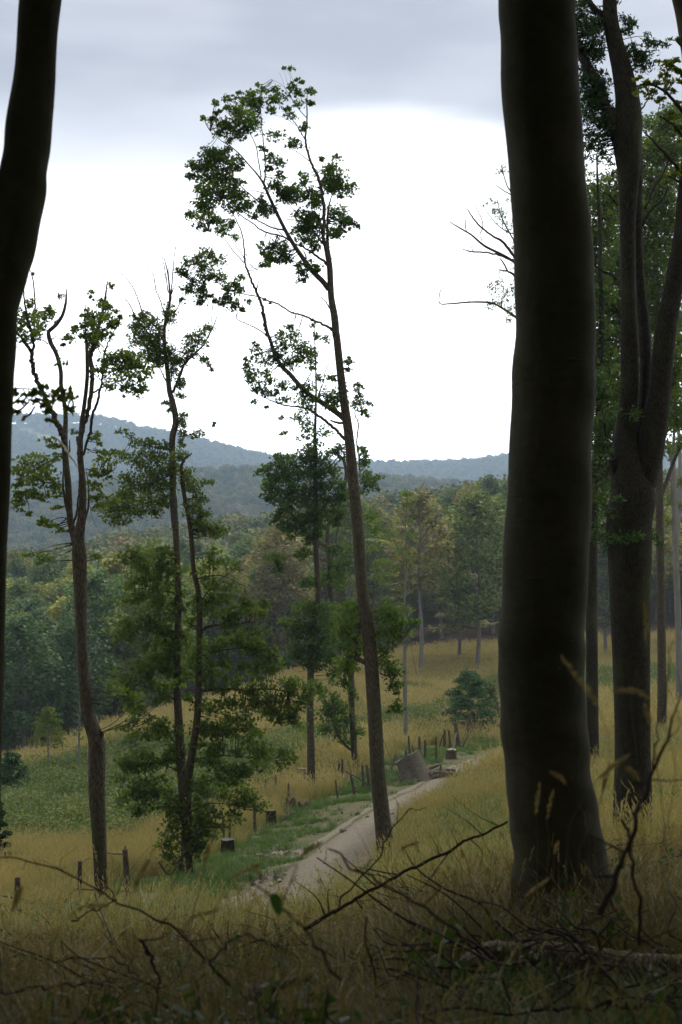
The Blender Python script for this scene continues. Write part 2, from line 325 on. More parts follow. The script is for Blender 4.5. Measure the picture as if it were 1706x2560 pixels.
def path_mat():
    m, t, out = new_mat('gravel_track'); g = nd(t, 'ShaderNodeNewGeometry'); pos = g.outputs['Position']
    ac = nd(t, 'ShaderNodeAttribute', attribute_name='across').outputs['Fac']
    n_b, n_c, n_d = noise(t, 1.2, 4, pos), noise(t, 9, 4, pos), noise(t, 45, 3, pos)
    stone = ramp(t, n_d, [(.3, (.10, .086, .064)), (.52, (.19, .165, .12)), (.72, (.34, .30, .235))])
    earth = ramp(t, mth(t, 'ADD', mth(t, 'MULTIPLY', n_b, .5), mth(t, 'MULTIPLY', n_c, .5)), [(.35, (.075, .062, .045)), (.65, (.155, .135, .10))])
    side = sstep(t, mth(t, 'ADD', ac, mth(t, 'MULTIPLY', mth(t, 'SUBTRACT', n_b, .5), 1.1)), -.15, .4)
    col = mixc(t, side, stone, earth)
    rutw = mth(t, 'ABSOLUTE', mth(t, 'SUBTRACT', mth(t, 'ABSOLUTE', ac), .52))
    col = mixc(t, mth(t, 'MULTIPLY', mth(t, 'SUBTRACT', 1.0, sstep(t, rutw, .05, .28)), .35), col, (.12, .085, .06))
    p = nd(t, 'ShaderNodeBsdfPrincipled'); t.links.new(col, p.inputs['Base Color']); p.inputs['Roughness'].default_value = .9; p.inputs['Specular IOR Level'].default_value = .2
    v = nd(t, 'ShaderNodeTexVoronoi'); t.links.new(pos, v.inputs[0]); v.inputs['Scale'].default_value = 22
    bp = nd(t, 'ShaderNodeBump'); bp.inputs['Distance'].default_value = .04; t.links.new(mth(t, 'ADD', v.outputs[0], n_c), bp.inputs['Height']); t.links.new(bp.outputs[0], p.inputs['Normal'])
    t.links.new(p.outputs[0], out.inputs[0]); return m
M['ground'] = ground_mat(); M['path'] = path_mat()
# ------------------------------------------------------------------ ground sheet
def build_ground():
    ys = np.r_[-90, -60, -40, -25, -15, -9, -5, -2, np.arange(0, 20, .35), np.geomspace(20, 3250, 500)]
    q = np.linspace(-1, 1, 361); s = np.sign(q) * (np.abs(q) * .34 + np.abs(q) ** 5 * 1.1)
    Y, S = np.meshgrid(ys, s, indexing='ij'); X = S * (np.abs(Y) * .86 + 22)
    Z = H(X, Y); nr, nc = X.shape
    idx = np.arange(nr * nc).reshape(nr, nc)
    F = np.stack([idx[:-1, :-1], idx[:-1, 1:], idx[1:, 1:], idx[1:, :-1]], -1).reshape(-1, 4)
    mb = MB(); mb.add(np.stack([X, Y, Z], -1).reshape(-1, 3), F)
    me = mb.mesh('ground', M['ground'], smooth=True)
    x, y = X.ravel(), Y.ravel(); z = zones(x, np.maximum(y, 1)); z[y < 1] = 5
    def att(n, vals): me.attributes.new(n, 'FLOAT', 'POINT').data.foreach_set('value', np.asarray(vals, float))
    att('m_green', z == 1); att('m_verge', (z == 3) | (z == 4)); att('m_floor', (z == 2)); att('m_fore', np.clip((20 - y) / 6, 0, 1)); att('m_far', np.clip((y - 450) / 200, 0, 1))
    u, v = proj(x, y); bare = (y > 2200) & (u > -10) & (u < 150) & (np.abs(v - 1010 - (u - 60) * .25) < 22 * _n2(x, y, 60, 4))
    att('m_bare', bare * .8)
    o = link('ground', me); tag(o, 'sloping ground under the grass and the wooded hills', 'ground', kind='structure')
build_ground()
def build_path():
    V, A = [], []; rows = len(PR); W = np.linspace(-1.45, 1.45, 15)
    for i in range(rows):
        t_ = PR[min(i + 1, rows - 1)] - PR[max(i - 1, 0)]; t_ = t_[:2] / np.linalg.norm(t_[:2]); n_ = np.array([t_[1], -t_[0]]) * float(np.interp(PR[i, 1], [36, 46, 60, 80], [1.6, 1.2, .8, .6]))
        for w in W:
            wob = 1 + .08 * math.sin(i * .35) + .05 * math.sin(i * 1.3 + 1)
            p = PR[i, :2] + n_ * w * (wob if abs(w) > 1.2 else 1)
            rut = -.05 * math.exp(-((abs(w) - .8) / .28) ** 2)
            e = abs(w) / 1.45; V.append((p[0], p[1], float(H(p[0], p[1])) + .045 + rut - .09 * e ** 6)); A.append(w / 1.45)
    idx = np.arange(rows * 15).reshape(rows, 15)
    F = np.stack([idx[:-1, :-1], idx[:-1, 1:], idx[1:, 1:], idx[1:, :-1]], -1).reshape(-1, 4)
    mb = MB(); mb.add(np.array(V), F); me = mb.mesh('path', M['path'], smooth=True)
    me.attributes.new('across', 'FLOAT', 'POINT').data.foreach_set('value', np.array(A, float))
    tag(link('path', me), 'rutted gravel and earth track curving up past the stumps', 'path', kind='structure')
build_path()
# ------------------------------------------------------------------ limbs
def tube(mb, pts, rad, sides=6, wob=.0, r=.5, cap=True, lump=0.0, rough=0.0, z0=None):
    pts = np.asarray(pts, float); rad = np.asarray(rad, float); n = len(pts)
    T = np.gradient(pts, axis=0); T /= np.maximum(np.linalg.norm(T, axis=1, keepdims=True), 1e-9)
    ref = np.array([0, 1., 0]) if abs(T[0, 1]) < .9 else np.array([1., 0, 0])
    ring = []
    a = np.linspace(0, 2 * np.pi, sides, endpoint=False)
    u = np.cross(T[0], ref); u /= np.linalg.norm(u)
    for i in range(n):
        u = u - T[i] * (u @ T[i]); u /= max(np.linalg.norm(u), 1e-9); w = np.cross(T[i], u)
        rr = rad[i] * (1 + (lump * np.sin(a * 3 + i * .21) * .5 + lump * np.sin(a * 2 - i * .13 + 1) * .5 if lump else 0))
        if rough:
            hz_ = pts[i][2]; s_ = a / 6.2832; e_ = (1 - np.cos(a)) * 3
            rr = rr * (1 + rough * ((_n2(np.sin(a) * 2 + 9, np.cos(a) * 2 + hz_ * .9, 1, 3) - .5) * 1.6 + (_n2(np.sin(a) * 7 + 9 + hz_ * .3, np.cos(a) * 7 + hz_ * 5, 1, 5) - .5) * .7 + (_n2(np.sin(a) * 3 + 40, hz_ * 30 + np.cos(a) * 2, 1, 6) - .5) * .35))
            if z0 is not None: rr = rr * (1 + max(0, 1 - (hz_ - z0) / 1.1) ** 2 * (.16 * np.sin(a * 4 + 1) + .1 * np.sin(a * 7 + 2)))
        ring.append(pts[i] + np.outer(np.cos(a) * rr, u) + np.outer(np.sin(a) * rr, w))
    V = np.concatenate(ring); i0 = np.arange(n - 1)[:, None] * sides; j = np.arange(sides)[None]; j1 = (j + 1) % sides
    F = np.stack([i0 + j, i0 + j1, i0 + sides + j1, i0 + sides + j], -1).reshape(-1, 4)
    mb.add(V, F, r)
    if cap:
        mb.add(np.vstack([ring[-1], pts[-1] + T[-1] * rad[-1] * .3]), [[k, (k + 1) % sides, sides] for k in range(sides)], r)
        mb.add(np.vstack([ring[0], pts[0] - T[0] * rad[0] * .1]), [[(k + 1) % sides, k, sides] for k in range(sides)], r)
def spline(pts, per=6):
    """Catmull-Rom through rows (position + radius)"""
    p = np.asarray(pts, float)
    if len(p) < 2: return p
    q = np.vstack([2 * p[0] - p[1], p, 2 * p[-1] - p[-2]]); out = []
    for i in range(1, len(q) - 2):
        for s in np.linspace(0, 1, per, endpoint=False):
            a, b, c_, d = q[i - 1], q[i], q[i + 1], q[i + 2]
            out.append(.5 * (2 * b + (c_ - a) * s + (2 * a - 5 * b + 4 * c_ - d) * s * s + (3 * b - a - 3 * c_ + d) * s ** 3))
    out.append(q[-2]); out = np.array(out)
    out[:, 3:] = np.maximum(out[:, 3:], p[:, 3:].min())
    return out
# ------------------------------------------------------------------ leaves
T_MAPLE = (np.array([(-.5, 0, 0), (-.05, .5, -.1), (.08, .17, .03), (.55, 0, -.06), (.08, -.17, .03), (-.05, -.5, -.1)]), [[0, 1, 2, 3], [0, 3, 4, 5]])
T_OVAL = (np.array([(-.5, 0, 0), (-.05, .3, -.06), (.5, 0, -.08), (-.05, -.3, -.06)]), [[0, 1, 2, 3]])
T_LANCE = (np.array([(-.5, 0, 0), (-.1, .16, -.03), (.5, 0, -.1), (-.1, -.16, -.03)]), [[0, 1, 2, 3]])
def unit(v): return v / np.maximum(np.linalg.norm(v, axis=-1, keepdims=True), 1e-9)
def leaves(mb, C, size, tmpl, up=.8, droop=.25, rnd=None, jit=None, D=None):
    C = np.asarray(C, float); n = len(C)
    if n == 0: return
    tv, tf = tmpl
    nrm = unit(RNG.normal(0, 1, (n, 3)) * (1 - up) * 1.6 + np.array([0, 0, up]))
    d = RNG.normal(0, 1, (n, 3)) if D is None else D + RNG.normal(0, .35, (n, 3)); d[:, 2] -= droop
    d = unit(d - nrm * np.sum(d * nrm, 1, keepdims=True)); s = np.cross(nrm, d)
    sz = size * RNG.uniform(.7, 1.25, n)[:, None, None]
    V = C[:, None] + sz * (tv[None, :, 0:1] * d[:, None] + tv[None, :, 1:2] * s[:, None] + tv[None, :, 2:3] * nrm[:, None])
    k = len(tv); F = (np.array(tf)[None] + (np.arange(n) * k)[:, None, None]).reshape(-1, len(tf[0]))
    r = RNG.uniform(0, 1, n) if rnd is None else np.clip(rnd + RNG.normal(0, .13, n), 0, 1)
    mb.add(V.reshape(-1, 3), F, np.repeat(r, k))
def sprig_points(c_, r, n, flat=.4):
    q = RNG.normal(0, 1, (n, 3)); q = q / np.linalg.norm(q, axis=1, keepdims=True) * (RNG.uniform(0, 1, (n, 1)) ** .45)
    return c_ + q * np.array([r, r, r * flat]) + np.array([0, 0, -1]) * (np.hypot(q[:, 0], q[:, 1]) ** 2)[:, None] * r * .3
# ------------------------------------------------------------------ traced trees
class Traced:
    """a tree whose limbs are measured from the photograph: (x, y, width) lists in photo pixels"""
    def __init__(s, d, seed=0, dd=.35):
        s.d = d; s.rng = np.random.default_rng(seed); s.wood = MB(); s.crown = MB(); s.pts = []; s.dd = dd
    def near(s, u, v):
        A = np.concatenate(s.pts); q = (A[:, 0] - u) ** 2 + (A[:, 1] - v) ** 2; k = int(np.argmin(q)); return A[k], math.sqrt(q[k])
    def limb(s, pts, sides=7, lean=None, flare=None, lump=0, mb=None, rough=0, per=7, z0=None):
        p = np.array(pts, float)
        L_ = np.r_[0, np.cumsum(np.hypot(np.diff(p[:, 0]), np.diff(p[:, 1])))] * s.d / FP
        if s.pts: d0 = s.near(p[0, 0], p[0, 1])[0][2]; sl = s.rng.uniform(-s.dd, s.dd) * 1.6 if lean is None else lean
        else: d0 = s.d; sl = 0 if lean is None else lean
        dep = d0 + L_ * sl
        X = np.array([P(u, v, q) for (u, v, w), q in zip(p, dep)])
        R = p[:, 2] / FP * dep / 2
        A = spline(np.column_stack([X, R, p[:, 0], p[:, 1], dep]), per)
        kk = np.linspace(0, 1, len(A))
        if len(A) > 4 and R[0] < .06: A[1:-1, :3] += s.rng.normal(0, 1, (len(A) - 2, 3)) * np.minimum(A[1:-1, 3:4] * .25, .012)
        tube(mb or s.wood, A[:, :3], A[:, 3], sides, lump=lump, rough=rough, z0=z0)
        s.pts.append(np.column_stack([A[:, 4], A[:, 5], A[:, 6], A[:, 3]]))
        return A
    def blobs(s, bl, size=.13, tmpl=T_MAPLE, cover=1.5, sprig=.34, up=.5, droop=.35, twigs=True, flat=.65, spread=1.0, bright=None, dep=None):
        for (u, v, a, b) in bl:
            (nu, nv, nd_, nr), dist = s.near(u, v)
            dc = nd_ if dep is None else dep
            px = FP / dc; ar = math.pi * a * b; am, bm = a / px, b / px
            lp = (size * px) ** 2 * .26
            n_leaf = max(6, ar * cover * 1.75 / lp); ns = max(1, int(round(n_leaf / 13)))
            tone = s.rng.uniform(.25, .7) if bright is None else bright
            for _ in range(ns):
                th = s.rng.uniform(0, 2 * math.pi); rr = math.sqrt(s.rng.uniform(0, 1)) * 1.0
                du, dv = math.cos(th) * rr * a, math.sin(th) * rr * b
                dz = s.rng.normal(0, .55) * max(am, bm * .7) * spread
                c_ = P(u + du, v + dv, dc + dz)
                sr = min(sprig, max(am, bm) * .95)
                leaves(s.crown, sprig_points(c_, sr, max(4, int(n_leaf / ns)), flat), size, tmpl, up, droop, rnd=tone + s.rng.normal(0, .1))
                if twigs and s.rng.uniform() < .55:
                    (qu, qv, qd, qr), d2 = s.near(u + du, v + dv + b * .3)
                    a0 = P(qu, qv, qd); ln = np.linalg.norm(c_ - a0)
                    if ln < 3.2:
                        mid = (a0 + c_) / 2 + s.rng.normal(0, .08, 3) * ln + np.array([0, 0, -.06 * ln])
                        A = spline(np.array([[*a0, max(.006, min(qr * .5, .016))], [*mid, .008], [*c_, .004]]), 3); tube(s.wood, A[:, :3], A[:, 3], 3, cap=False)
    def finish(s, name, label, cat, bark, leafm, base=None, group=None):
        b = s.pts[0][0]; loc = P(b[0], b[1], b[2]) if base is None else base
        root = empty(name, tuple(loc)); tag(root, label, cat, group)
        link('trunk', s.wood.mesh('trunk', M[bark], True), root)
        if s.crown.n: link('crown', s.crown.mesh('crown', M[leafm]), root)
        return root
def xf(pts, x0, y0, s):        # crop coordinates -> photo pixels
    return [(x0 + p[0] * s, y0 + p[1] * s) + tuple(q * s for q in p[2:]) for p in pts]
def fill(rows, step, rv, rng, drop=.18):
    out = []
    for y, spans in rows:
        for a, b in spans:
            x = a + rng.uniform(0, step)
            while x < b:
                if rng.uniform() > drop: out.append((x + rng.uniform(-.3, .3) * step, y + rng.uniform(-.45, .45) * rv, step * rng.uniform(.5, .95), rv * rng.uniform(.5, .95)))
                x += step * .85
    return out
def W(pts, w0, w1):            # widths tapering linearly over a list of (x, y)
    n = len(pts); return [(p[0], p[1], w0 + (w1 - w0) * i / (n - 1)) for i, p in enumerate(pts)]
# ------------------------------------------------------------------ the traced trees
CA = (0, 640, 600 / 1568); CB = (560, 780, 500 / 1568); CC = (250, 1200, 600 / 1358); CD = (700, 1500, 600 / 1568)
CE = (440, 140, 500 / 1568); CF = (1406, 0, 300 / 1008); CG = (1406, 700, 300 / 1008); C2 = (853, 0, 853 / 1568); C0 = (0, 0, K)
def ground_d(u, v, sink=0.0): return hit(u, v)[1]
def root_pts(u, v, w, d, flare=1.35):
    """two points that carry a trunk down into the ground"""
    z = float(H((u - PW / 2) / FP * d, d)); vg = PH / 2 - (z - EYE) / d * FP; px = FP / d
    return [(u, vg + .35 * px, w * flare * 1.1), (u, vg - .02 * px, w * flare), (u, vg - .3 * px, w * (1 + (flare - 1) * .35))]
def above(pts, v): return [p for p in pts if p[1] < v]
# --- tall leaning maple in the middle
d = ground_d(968, 2168); print('maple', d); t = Traced(d, 1, .4)
tr = root_pts(966, 2150, 42, d) + [(947, 1958, 39), (937, 1790, 36), (925, 1610, 33), (907, 1480, 29)] + xf([(1050, 1700, 90), (1015, 1350, 84), (985, 1000, 78), (930, 600, 66), (885, 200, 58)], *CB) + xf([(1255, 2190, 58), (1245, 2050, 56), (1220, 1900, 50), (1211, 1750, 48), (1205, 1650, 48), (1185, 1520, 46), (1172, 1460, 40)], *CE)
t.limb(tr, 12, lump=.05)
E = lambda pts, s=6, **k: t.limb(xf(pts, *CE), s, **k)
E([(1180, 1520, 34), (1160, 1440, 30), (1160, 1360, 28), (1162, 1240, 28), (1150, 1100, 26), (1115, 950, 24), (1070, 860, 20), (1040, 770, 18), (1015, 660, 17), (1025, 550, 12), (1030, 480, 11), (1028, 380, 9), (1030, 300, 5), (1040, 262, 3)], 8)
E([(1195, 1500, 30), (1190, 1400, 25), (1188, 1300, 22), (1200, 1180, 15), (1222, 1095, 8), (1240, 1000, 5)], 7)
E([(1200, 1830, 44), (1150, 1765, 42), (1080, 1695, 40), (1000, 1590, 36), (900, 1440, 32), (835, 1320, 28), (770, 1185, 26), (720, 1075, 23), (688, 1000, 20), (640, 930, 14), (570, 850, 11), (500, 770, 9), (430, 710, 7), (350, 660, 5), (270, 590, 3)], 8)
E([(688, 1000, 16), (700, 940, 13), (700, 830, 11), (688, 690, 9), (672, 540, 6), (668, 450, 4)])
E([(670, 950, 11), (650, 830, 9), (632, 720, 7), (600, 640, 5), (565, 580, 3)])
E([(900, 1440, 15), (800, 1402, 13), (680, 1370, 12), (600, 1310, 10), (480, 1225, 8), (380, 1110, 4)])
E([(845, 1365, 14), (740, 1340, 12), (640, 1285, 10), (540, 1230, 7), (430, 1140, 4)])
E([(765, 1180, 15), (680, 1160, 12), (600, 1100, 11), (530, 1040, 9), (450, 960, 7), (400, 890, 5), (350, 810, 4)])
E([(720, 1080, 8), (620, 1058, 6), (540, 1045, 3)])
E([(1190, 1640, 20), (1150, 1600, 20), (1090, 1560, 18), (1020, 1510, 15), (930, 1470, 10), (850, 1420, 8), (780, 1345, 5), (720, 1260, 3)])
E([(1025, 1590, 14), (1010, 1545, 10), (990, 1508, 3)], 5)
E([(1150, 1470, 18), (1090, 1385, 14), (1040, 1330, 11), (950, 1290, 8), (850, 1278, 5)])
E([(1060, 1360, 9), (1000, 1290, 7), (920, 1200, 5), (850, 1125, 3)], 5)
E([(1120, 1300, 9), (1080, 1180, 7), (1050, 1100, 4)], 5)
E([(1048, 825, 7), (960, 760, 6), (860, 700, 4), (800, 672, 3), (730, 650, 2)], 4)
E([(1015, 660, 10), (960, 560, 8), (910, 490, 7), (870, 430, 5), (800, 375, 3)], 5)
E([(1026, 485, 7), (960, 410, 6), (900, 320, 5), (845, 240, 3), (765, 185, 2)], 4)
E([(945, 545, 4), (860, 490, 3), (770, 460, 2)], 4)
E([(1030, 380, 5), (990, 345, 4), (930, 215, 3), (880, 100, 2)], 4)
for a in ([(860, 262, 3), (840, 200, 2), (812, 130, 1.5)], [(880, 240, 3), (868, 180, 2), (850, 115, 1.5)], [(800, 250, 3), (780, 215, 2), (752, 180, 1.5)], [(905, 215, 3), (895, 160, 2), (868, 110, 1.5)]): E(a, 3)
E([(1228, 2010, 14), (1205, 1975, 12), (1170, 1920, 9), (1115, 1868, 3)], 5)
E([(1230, 2150, 22), (1180, 2118, 20), (1100, 2080, 18), (980, 2030, 16), (900, 2005, 15), (800, 1945, 14), (720, 1918, 13), (640, 1885, 11), (520, 1865, 9), (400, 1830, 7), (300, 1760, 6), (200, 1735, 4), (100, 1680, 3)])
E([(1215, 1600, 6), (1232, 1570, 5), (1248, 1535, 2)], 4); E([(1043, 745, 7), (1052, 700, 5), (1056, 672, 2)], 4); E([(1050, 850, 5), (1005, 832, 2)], 3)
B_ = lambda pts, s=6, **k: t.limb(xf(pts, *CB), s, **k)
A = B_([(945, 840, 46), (900, 800, 44), (840, 758, 42), (760, 705, 40), (660, 640, 38), (590, 570, 36), (520, 490, 35), (450, 420, 33), (395, 320, 30), (365, 225, 28), (340, 160, 27), (318, 60, 25), (300, 0, 24)], 8)
E([(717, 2192, 26), (700, 2100, 25), (682, 1980, 23), (650, 1890, 22), (600, 1780, 19), (560, 1680, 17), (540, 1600, 14), (535, 1500, 12), (520, 1400, 10), (490, 1320, 8), (450, 1240, 6), (400, 1170, 4)])
E([(535, 1620, 9), (460, 1540, 7), (400, 1460, 6), (330, 1405, 4), (260, 1375, 3)]); E([(545, 1600, 7), (480, 1500, 6), (430, 1430, 4), (380, 1380, 3)], 5)
B_([(335, 190, 12), (300, 155, 10), (240, 120, 9), (170, 88, 8), (105, 55, 7), (95, 0, 5)]); E([(470, 2055, 7), (482, 2010, 6), (460, 1960, 5), (420, 1900, 4), (370, 1820, 3)], 5)
B_([(950, 1000, 27), (900, 945, 24), (830, 880, 23), (740, 812, 21), (660, 762, 17), (580, 742, 14), (480, 733, 11), (380, 698, 9), (260, 645, 4)])
B_([(690, 775, 12), (650, 690, 9), (590, 580, 5), (540, 470, 3)]); B_([(740, 700, 9), (760, 560, 7), (700, 430, 5)], 5); B_([(620, 600, 12), (660, 520, 9), (700, 440, 6), (760, 300, 4)], 5)
B_([(930, 870, 22), (880, 865, 18), (835, 850, 12)], 6); B_([(940, 445, 20), (990, 442, 14)], 5); B_([(635, 1885, 2), (640, 1880, 1)], 3)
E([(630, 1845, 14), (640, 1810, 10), (650, 1768, 5)], 5)
B_([(1060, 1240, 12), (1062, 1150, 12), (1042, 1020, 11), (1055, 880, 11), (1028, 800, 9), (1040, 700, 7), (1065, 580, 4)])
t.limb(xf([(560, 410, 34), (510, 385, 30), (455, 370, 22), (440, 420, 12)], *CD), 6); t.limb(xf([(510, 390, 16), (490, 290, 20), (522, 200, 16), (525, 60, 9)], *CD), 6)
t.limb(xf([(640, 380, 12), (720, 330, 9), (800, 260, 6)], *CD), 5); t.limb(xf([(655, 480, 10), (740, 520, 8), (780, 600, 6), (760, 690, 4)], *CD), 5)
BL = [(885, 85, 35, 15), (970, 190, 26, 26), (1055, 270, 33, 26), (1055, 370, 33, 24), (960, 280, 40, 26), (920, 240, 36, 30), (960, 375, 36, 24), (870, 415, 36, 18), (910, 460, 42, 20), (780, 260, 36, 24), (830, 300, 45, 28), (760, 340, 45, 32), (760, 410, 42, 24), (630, 215, 22, 15), (680, 265, 32, 26), (600, 290, 45, 30), (560, 350, 65, 44), (640, 350, 55, 40), (500, 280, 26, 20), (430, 330, 46, 24), (300, 370, 32, 24), (400, 400, 32, 18), (330, 430, 26, 24), (220, 475, 28, 18), (300, 500, 36, 30), (350, 530, 55, 34), (470, 440, 55, 44), (540, 480, 75, 55), (620, 480, 55, 45), (600, 550, 65, 34), (420, 570, 65, 44), (330, 600, 46, 24), (500, 620, 55, 26), (400, 650, 36, 22), (1000, 560, 24, 44), (770, 615, 70, 20), (930, 690, 55, 38), (690, 725, 36, 20), (250, 750, 55, 40), (350, 740, 46, 34), (430, 730, 36, 26), (210, 840, 75, 35), (140, 860, 30, 44), (330, 820, 85, 55), (470, 830, 55, 44), (500, 870, 36, 34), (130, 950, 40, 34), (250, 930, 95, 55), (360, 920, 75, 55), (300, 1020, 105, 55), (450, 1000, 65, 34), (400, 1060, 75, 44), (200, 1060, 44, 44), (500, 1100, 55, 44), (560, 1170, 75, 38), (480, 1190, 75, 34), (300, 1120, 115, 44), (220, 1180, 55, 44), (130, 1250, 40, 28), (240, 1240, 65, 44), (310, 1290, 44, 44), (200, 1340, 55, 24), (380, 1360, 55, 38), (410, 1310, 36, 24), (480, 1420, 36, 20), (620, 1250, 36, 16), (680, 1180, 45, 30), (660, 1110, 26, 30), (780, 1010, 55, 44), (820, 920, 30, 35), (780, 820, 65, 34), (740, 780, 36, 20), (730, 890, 26, 26), (830, 1090, 55, 55), (720, 1210, 65, 44), (860, 1060, 55, 44), (920, 1040, 55, 44), (980, 1080, 55, 44), (920, 1120, 55, 34), (990, 940, 36, 26), (1030, 990, 36, 34), (1080, 1080, 44, 55), (1090, 1140, 55, 44), (1130, 810, 30, 18), (1270, 800, 30, 20), (1220, 870, 46, 40), (1190, 950, 65, 55), (1290, 950, 46, 55), (1250, 1020, 65, 44), (1340, 1040, 55, 34), (1390, 1020, 15, 26), (1200, 1000, 55, 55), (1290, 1100, 26, 16), (1250, 1220, 65, 44), (1310, 1290, 55, 44), (1290, 1360, 65, 34), (1240, 1410, 44, 30), (1350, 1300, 44, 26), (1410, 1330, 26, 24), (1370, 1360, 10, 16), (1060, 1250, 65, 44), (1010, 1330, 65, 55), (960, 1230, 55, 26), (1080, 1350, 65, 55), (1040, 1420, 75, 34), (1080, 1480, 44, 44), (960, 1370, 44, 26), (1120, 1290, 44, 55), (670, 1480, 32, 20), (720, 1530, 55, 40), (800, 1480, 65, 44), (850, 1550, 55, 44), (700, 1630, 36, 30), (870, 1600, 36, 24), (760, 1590, 55, 34), (980, 1630, 40, 24), (1040, 1640, 44, 24), (1000, 1700, 44, 44), (1100, 1660, 36, 24), (980, 1760, 26, 20), (1120, 1690, 16, 20), (230, 1540, 55, 34), (330, 1600, 50, 30), (190, 1590, 44, 34), (100, 1610, 44, 30), (40, 1680, 36, 34), (80, 1720, 34, 24), (250, 1650, 65, 34), (240, 1720, 55, 34), (330, 1730, 55, 34), (150, 1780, 44, 34), (90, 1830, 44, 30), (50, 1910, 30, 20), (200, 1830, 55, 34), (210, 1890, 55, 34), (180, 1930, 36, 20), (270, 1870, 26, 20), (440, 1780, 44, 34), (510, 1740, 36, 20), (480, 1830, 40, 30), (390, 1830, 36, 20), (400, 1900, 55, 34), (450, 1950, 44, 34), (560, 1920, 30, 16), (530, 1980, 20, 30), (350, 1950, 30, 20), (300, 1910, 26, 20), (690, 1900, 18, 12), (730, 1940, 16, 10)]
t.blobs(xf(BL, *CE), .085, cover=2.6)
BL2 = [(250, 250, 36, 22), (260, 310, 46, 34), (180, 370, 28, 18), (200, 430, 46, 34), (190, 510, 46, 44), (290, 470, 55, 34), (340, 370, 80, 34), (420, 320, 55, 44), (450, 250, 55, 44), (510, 390, 44, 44), (560, 350, 55, 50), (640, 320, 55, 44), (470, 560, 55, 34), (560, 580, 44, 26), (330, 530, 55, 26), (240, 600, 44, 34), (320, 620, 55, 34), (400, 620, 26, 26), (240, 700, 28, 16), (340, 740, 18, 16), (450, 680, 55, 20), (450, 830, 22, 20), (470, 950, 28, 20), (840, 510, 32, 34), (970, 400, 36, 26), (970, 450, 30, 16), (990, 340, 18, 16), (640, 590, 55, 34), (620, 640, 44, 34), (700, 680, 55, 26), (820, 660, 70, 44), (850, 710, 65, 44), (1060, 580, 32, 30), (1040, 640, 36, 26), (1060, 710, 55, 34), (1120, 720, 28, 20), (1090, 780, 44, 30), (1120, 810, 28, 12), (925, 610, 30, 60), (560, 180, 60, 30), (540, 110, 40, 18), (460, 170, 50, 22), (600, 250, 60, 40)]
t.blobs(xf(BL2, *CB), .08, cover=2.0)
t.blobs(xf([(700, 80, 80, 60), (700, 220, 80, 60), (800, 150, 55, 26), (880, 130, 36, 20), (680, 330, 44, 34), (700, 420, 55, 50), (760, 470, 55, 26), (750, 540, 44, 26), (740, 572, 36, 12), (780, 610, 26, 12), (770, 690, 36, 34), (720, 710, 26, 26), (500, 300, 60, 60), (440, 180, 70, 70), (470, 60, 80, 60), (430, 420, 60, 60), (430, 520, 34, 44)], *CD), .08, cover=2.2)
t.finish('maple_tree', 'tall leaning maple whose trunk rises from the right edge of the gravel track', 'tree', 'bark_maple', 'maple')
# --- bushy double-stemmed maple
d = ground_d(468, 2190); print('double', d); t = Traced(d, 2, .4)
C_ = lambda pts, s=7, **k: t.limb(xf(pts, *CC), s, **k)
AA = lambda pts, s=6, **k: t.limb(xf(pts, *CA), s, **k)
t.limb(root_pts(466, 2180, 30, d) + xf([(490, 2080, 62), (490, 1900, 62), (478, 1740, 68), (460, 1600, 52), (448, 1400, 48), (436, 1150, 42), (440, 900, 40), (445, 700, 38), (440, 500, 36), (430, 300, 35), (420, 100, 33)], *CC) + xf([(1145, 1780, 42), (1132, 1600, 42), (1130, 1400, 42), (1126, 1200, 42), (1150, 1080, 42), (1130, 960, 38), (1108, 880, 34), (1095, 750, 30), (1078, 600, 27), (1075, 480, 23), (1090, 400, 20), (1110, 300, 17), (1108, 200, 12), (1095, 100, 9), (1070, 0, 4)], *CA), 10, lump=.05)
C_([(488, 1760, 56), (505, 1650, 48), (530, 1500, 44), (555, 1300, 40), (560, 1000, 36), (565, 800, 35), (560, 650, 32), (530, 500, 28), (520, 350, 27), (500, 200, 25), (480, 100, 24), (462, 0, 22)], 9)
AA([(1215, 1640, 28), (1197, 1500, 25), (1186, 1385, 20), (1200, 1335, 16), (1228, 1312, 13), (1256, 1288, 8)])
for q in ([(1112, 300, 12), (1125, 180, 9), (1132, 90, 7), (1140, 0, 5), (1148, -80, 3), (1150, -190, 1.5)], [(1100, 240, 8), (1080, 100, 6), (1060, 0, 4), (1045, -100, 2.5), (1035, -150, 1.5)], [(1072, 370, 9), (1045, 280, 7), (1018, 220, 6), (1005, 130, 5), (975, 80, 4), (955, 30, 3)], [(1065, 285, 5), (1035, 240, 4), (1000, 150, 3), (958, 110, 2)], [(1128, 395, 10), (1160, 340, 8), (1185, 290, 5), (1200, 240, 3)], [(1122, 250, 7), (1145, 190, 5), (1168, 142, 3)], [(1125, 120, 4), (1150, 60, 3), (1175, 12, 2)], [(1085, 150, 4), (1050, 65, 3), (980, 0, 2)], [(1105, 150, 6), (1100, 60, 4), (1108, -30, 3), (1096, -120, 2)], [(885, 400, 9), (860, 340, 7), (832, 295, 6), (798, 262, 3)], [(935, 385, 10), (905, 290, 7), (865, 195, 6), (800, 120, 4), (757, 72, 2)], [(1010, 420, 6), (960, 350, 4), (915, 255, 3), (925, 230, 1.5)], [(800, 120, 3), (765, 122, 2)], [(830, 295, 3), (826, 262, 2)], [(1005, 130, 2), (1000, 100, 1.5)], [(1145, -40, 3), (1170, -110, 2), (1178, -160, 1)], [(1062, -40, 3), (1060, -110, 1.5)]): AA(q, 4)
AA([(1000, 560, 12), (950, 480, 10), (900, 420, 9), (882, 398, 8)], 5); AA([(1075, 560, 12), (1010, 450, 9), (935, 385, 9)], 5)
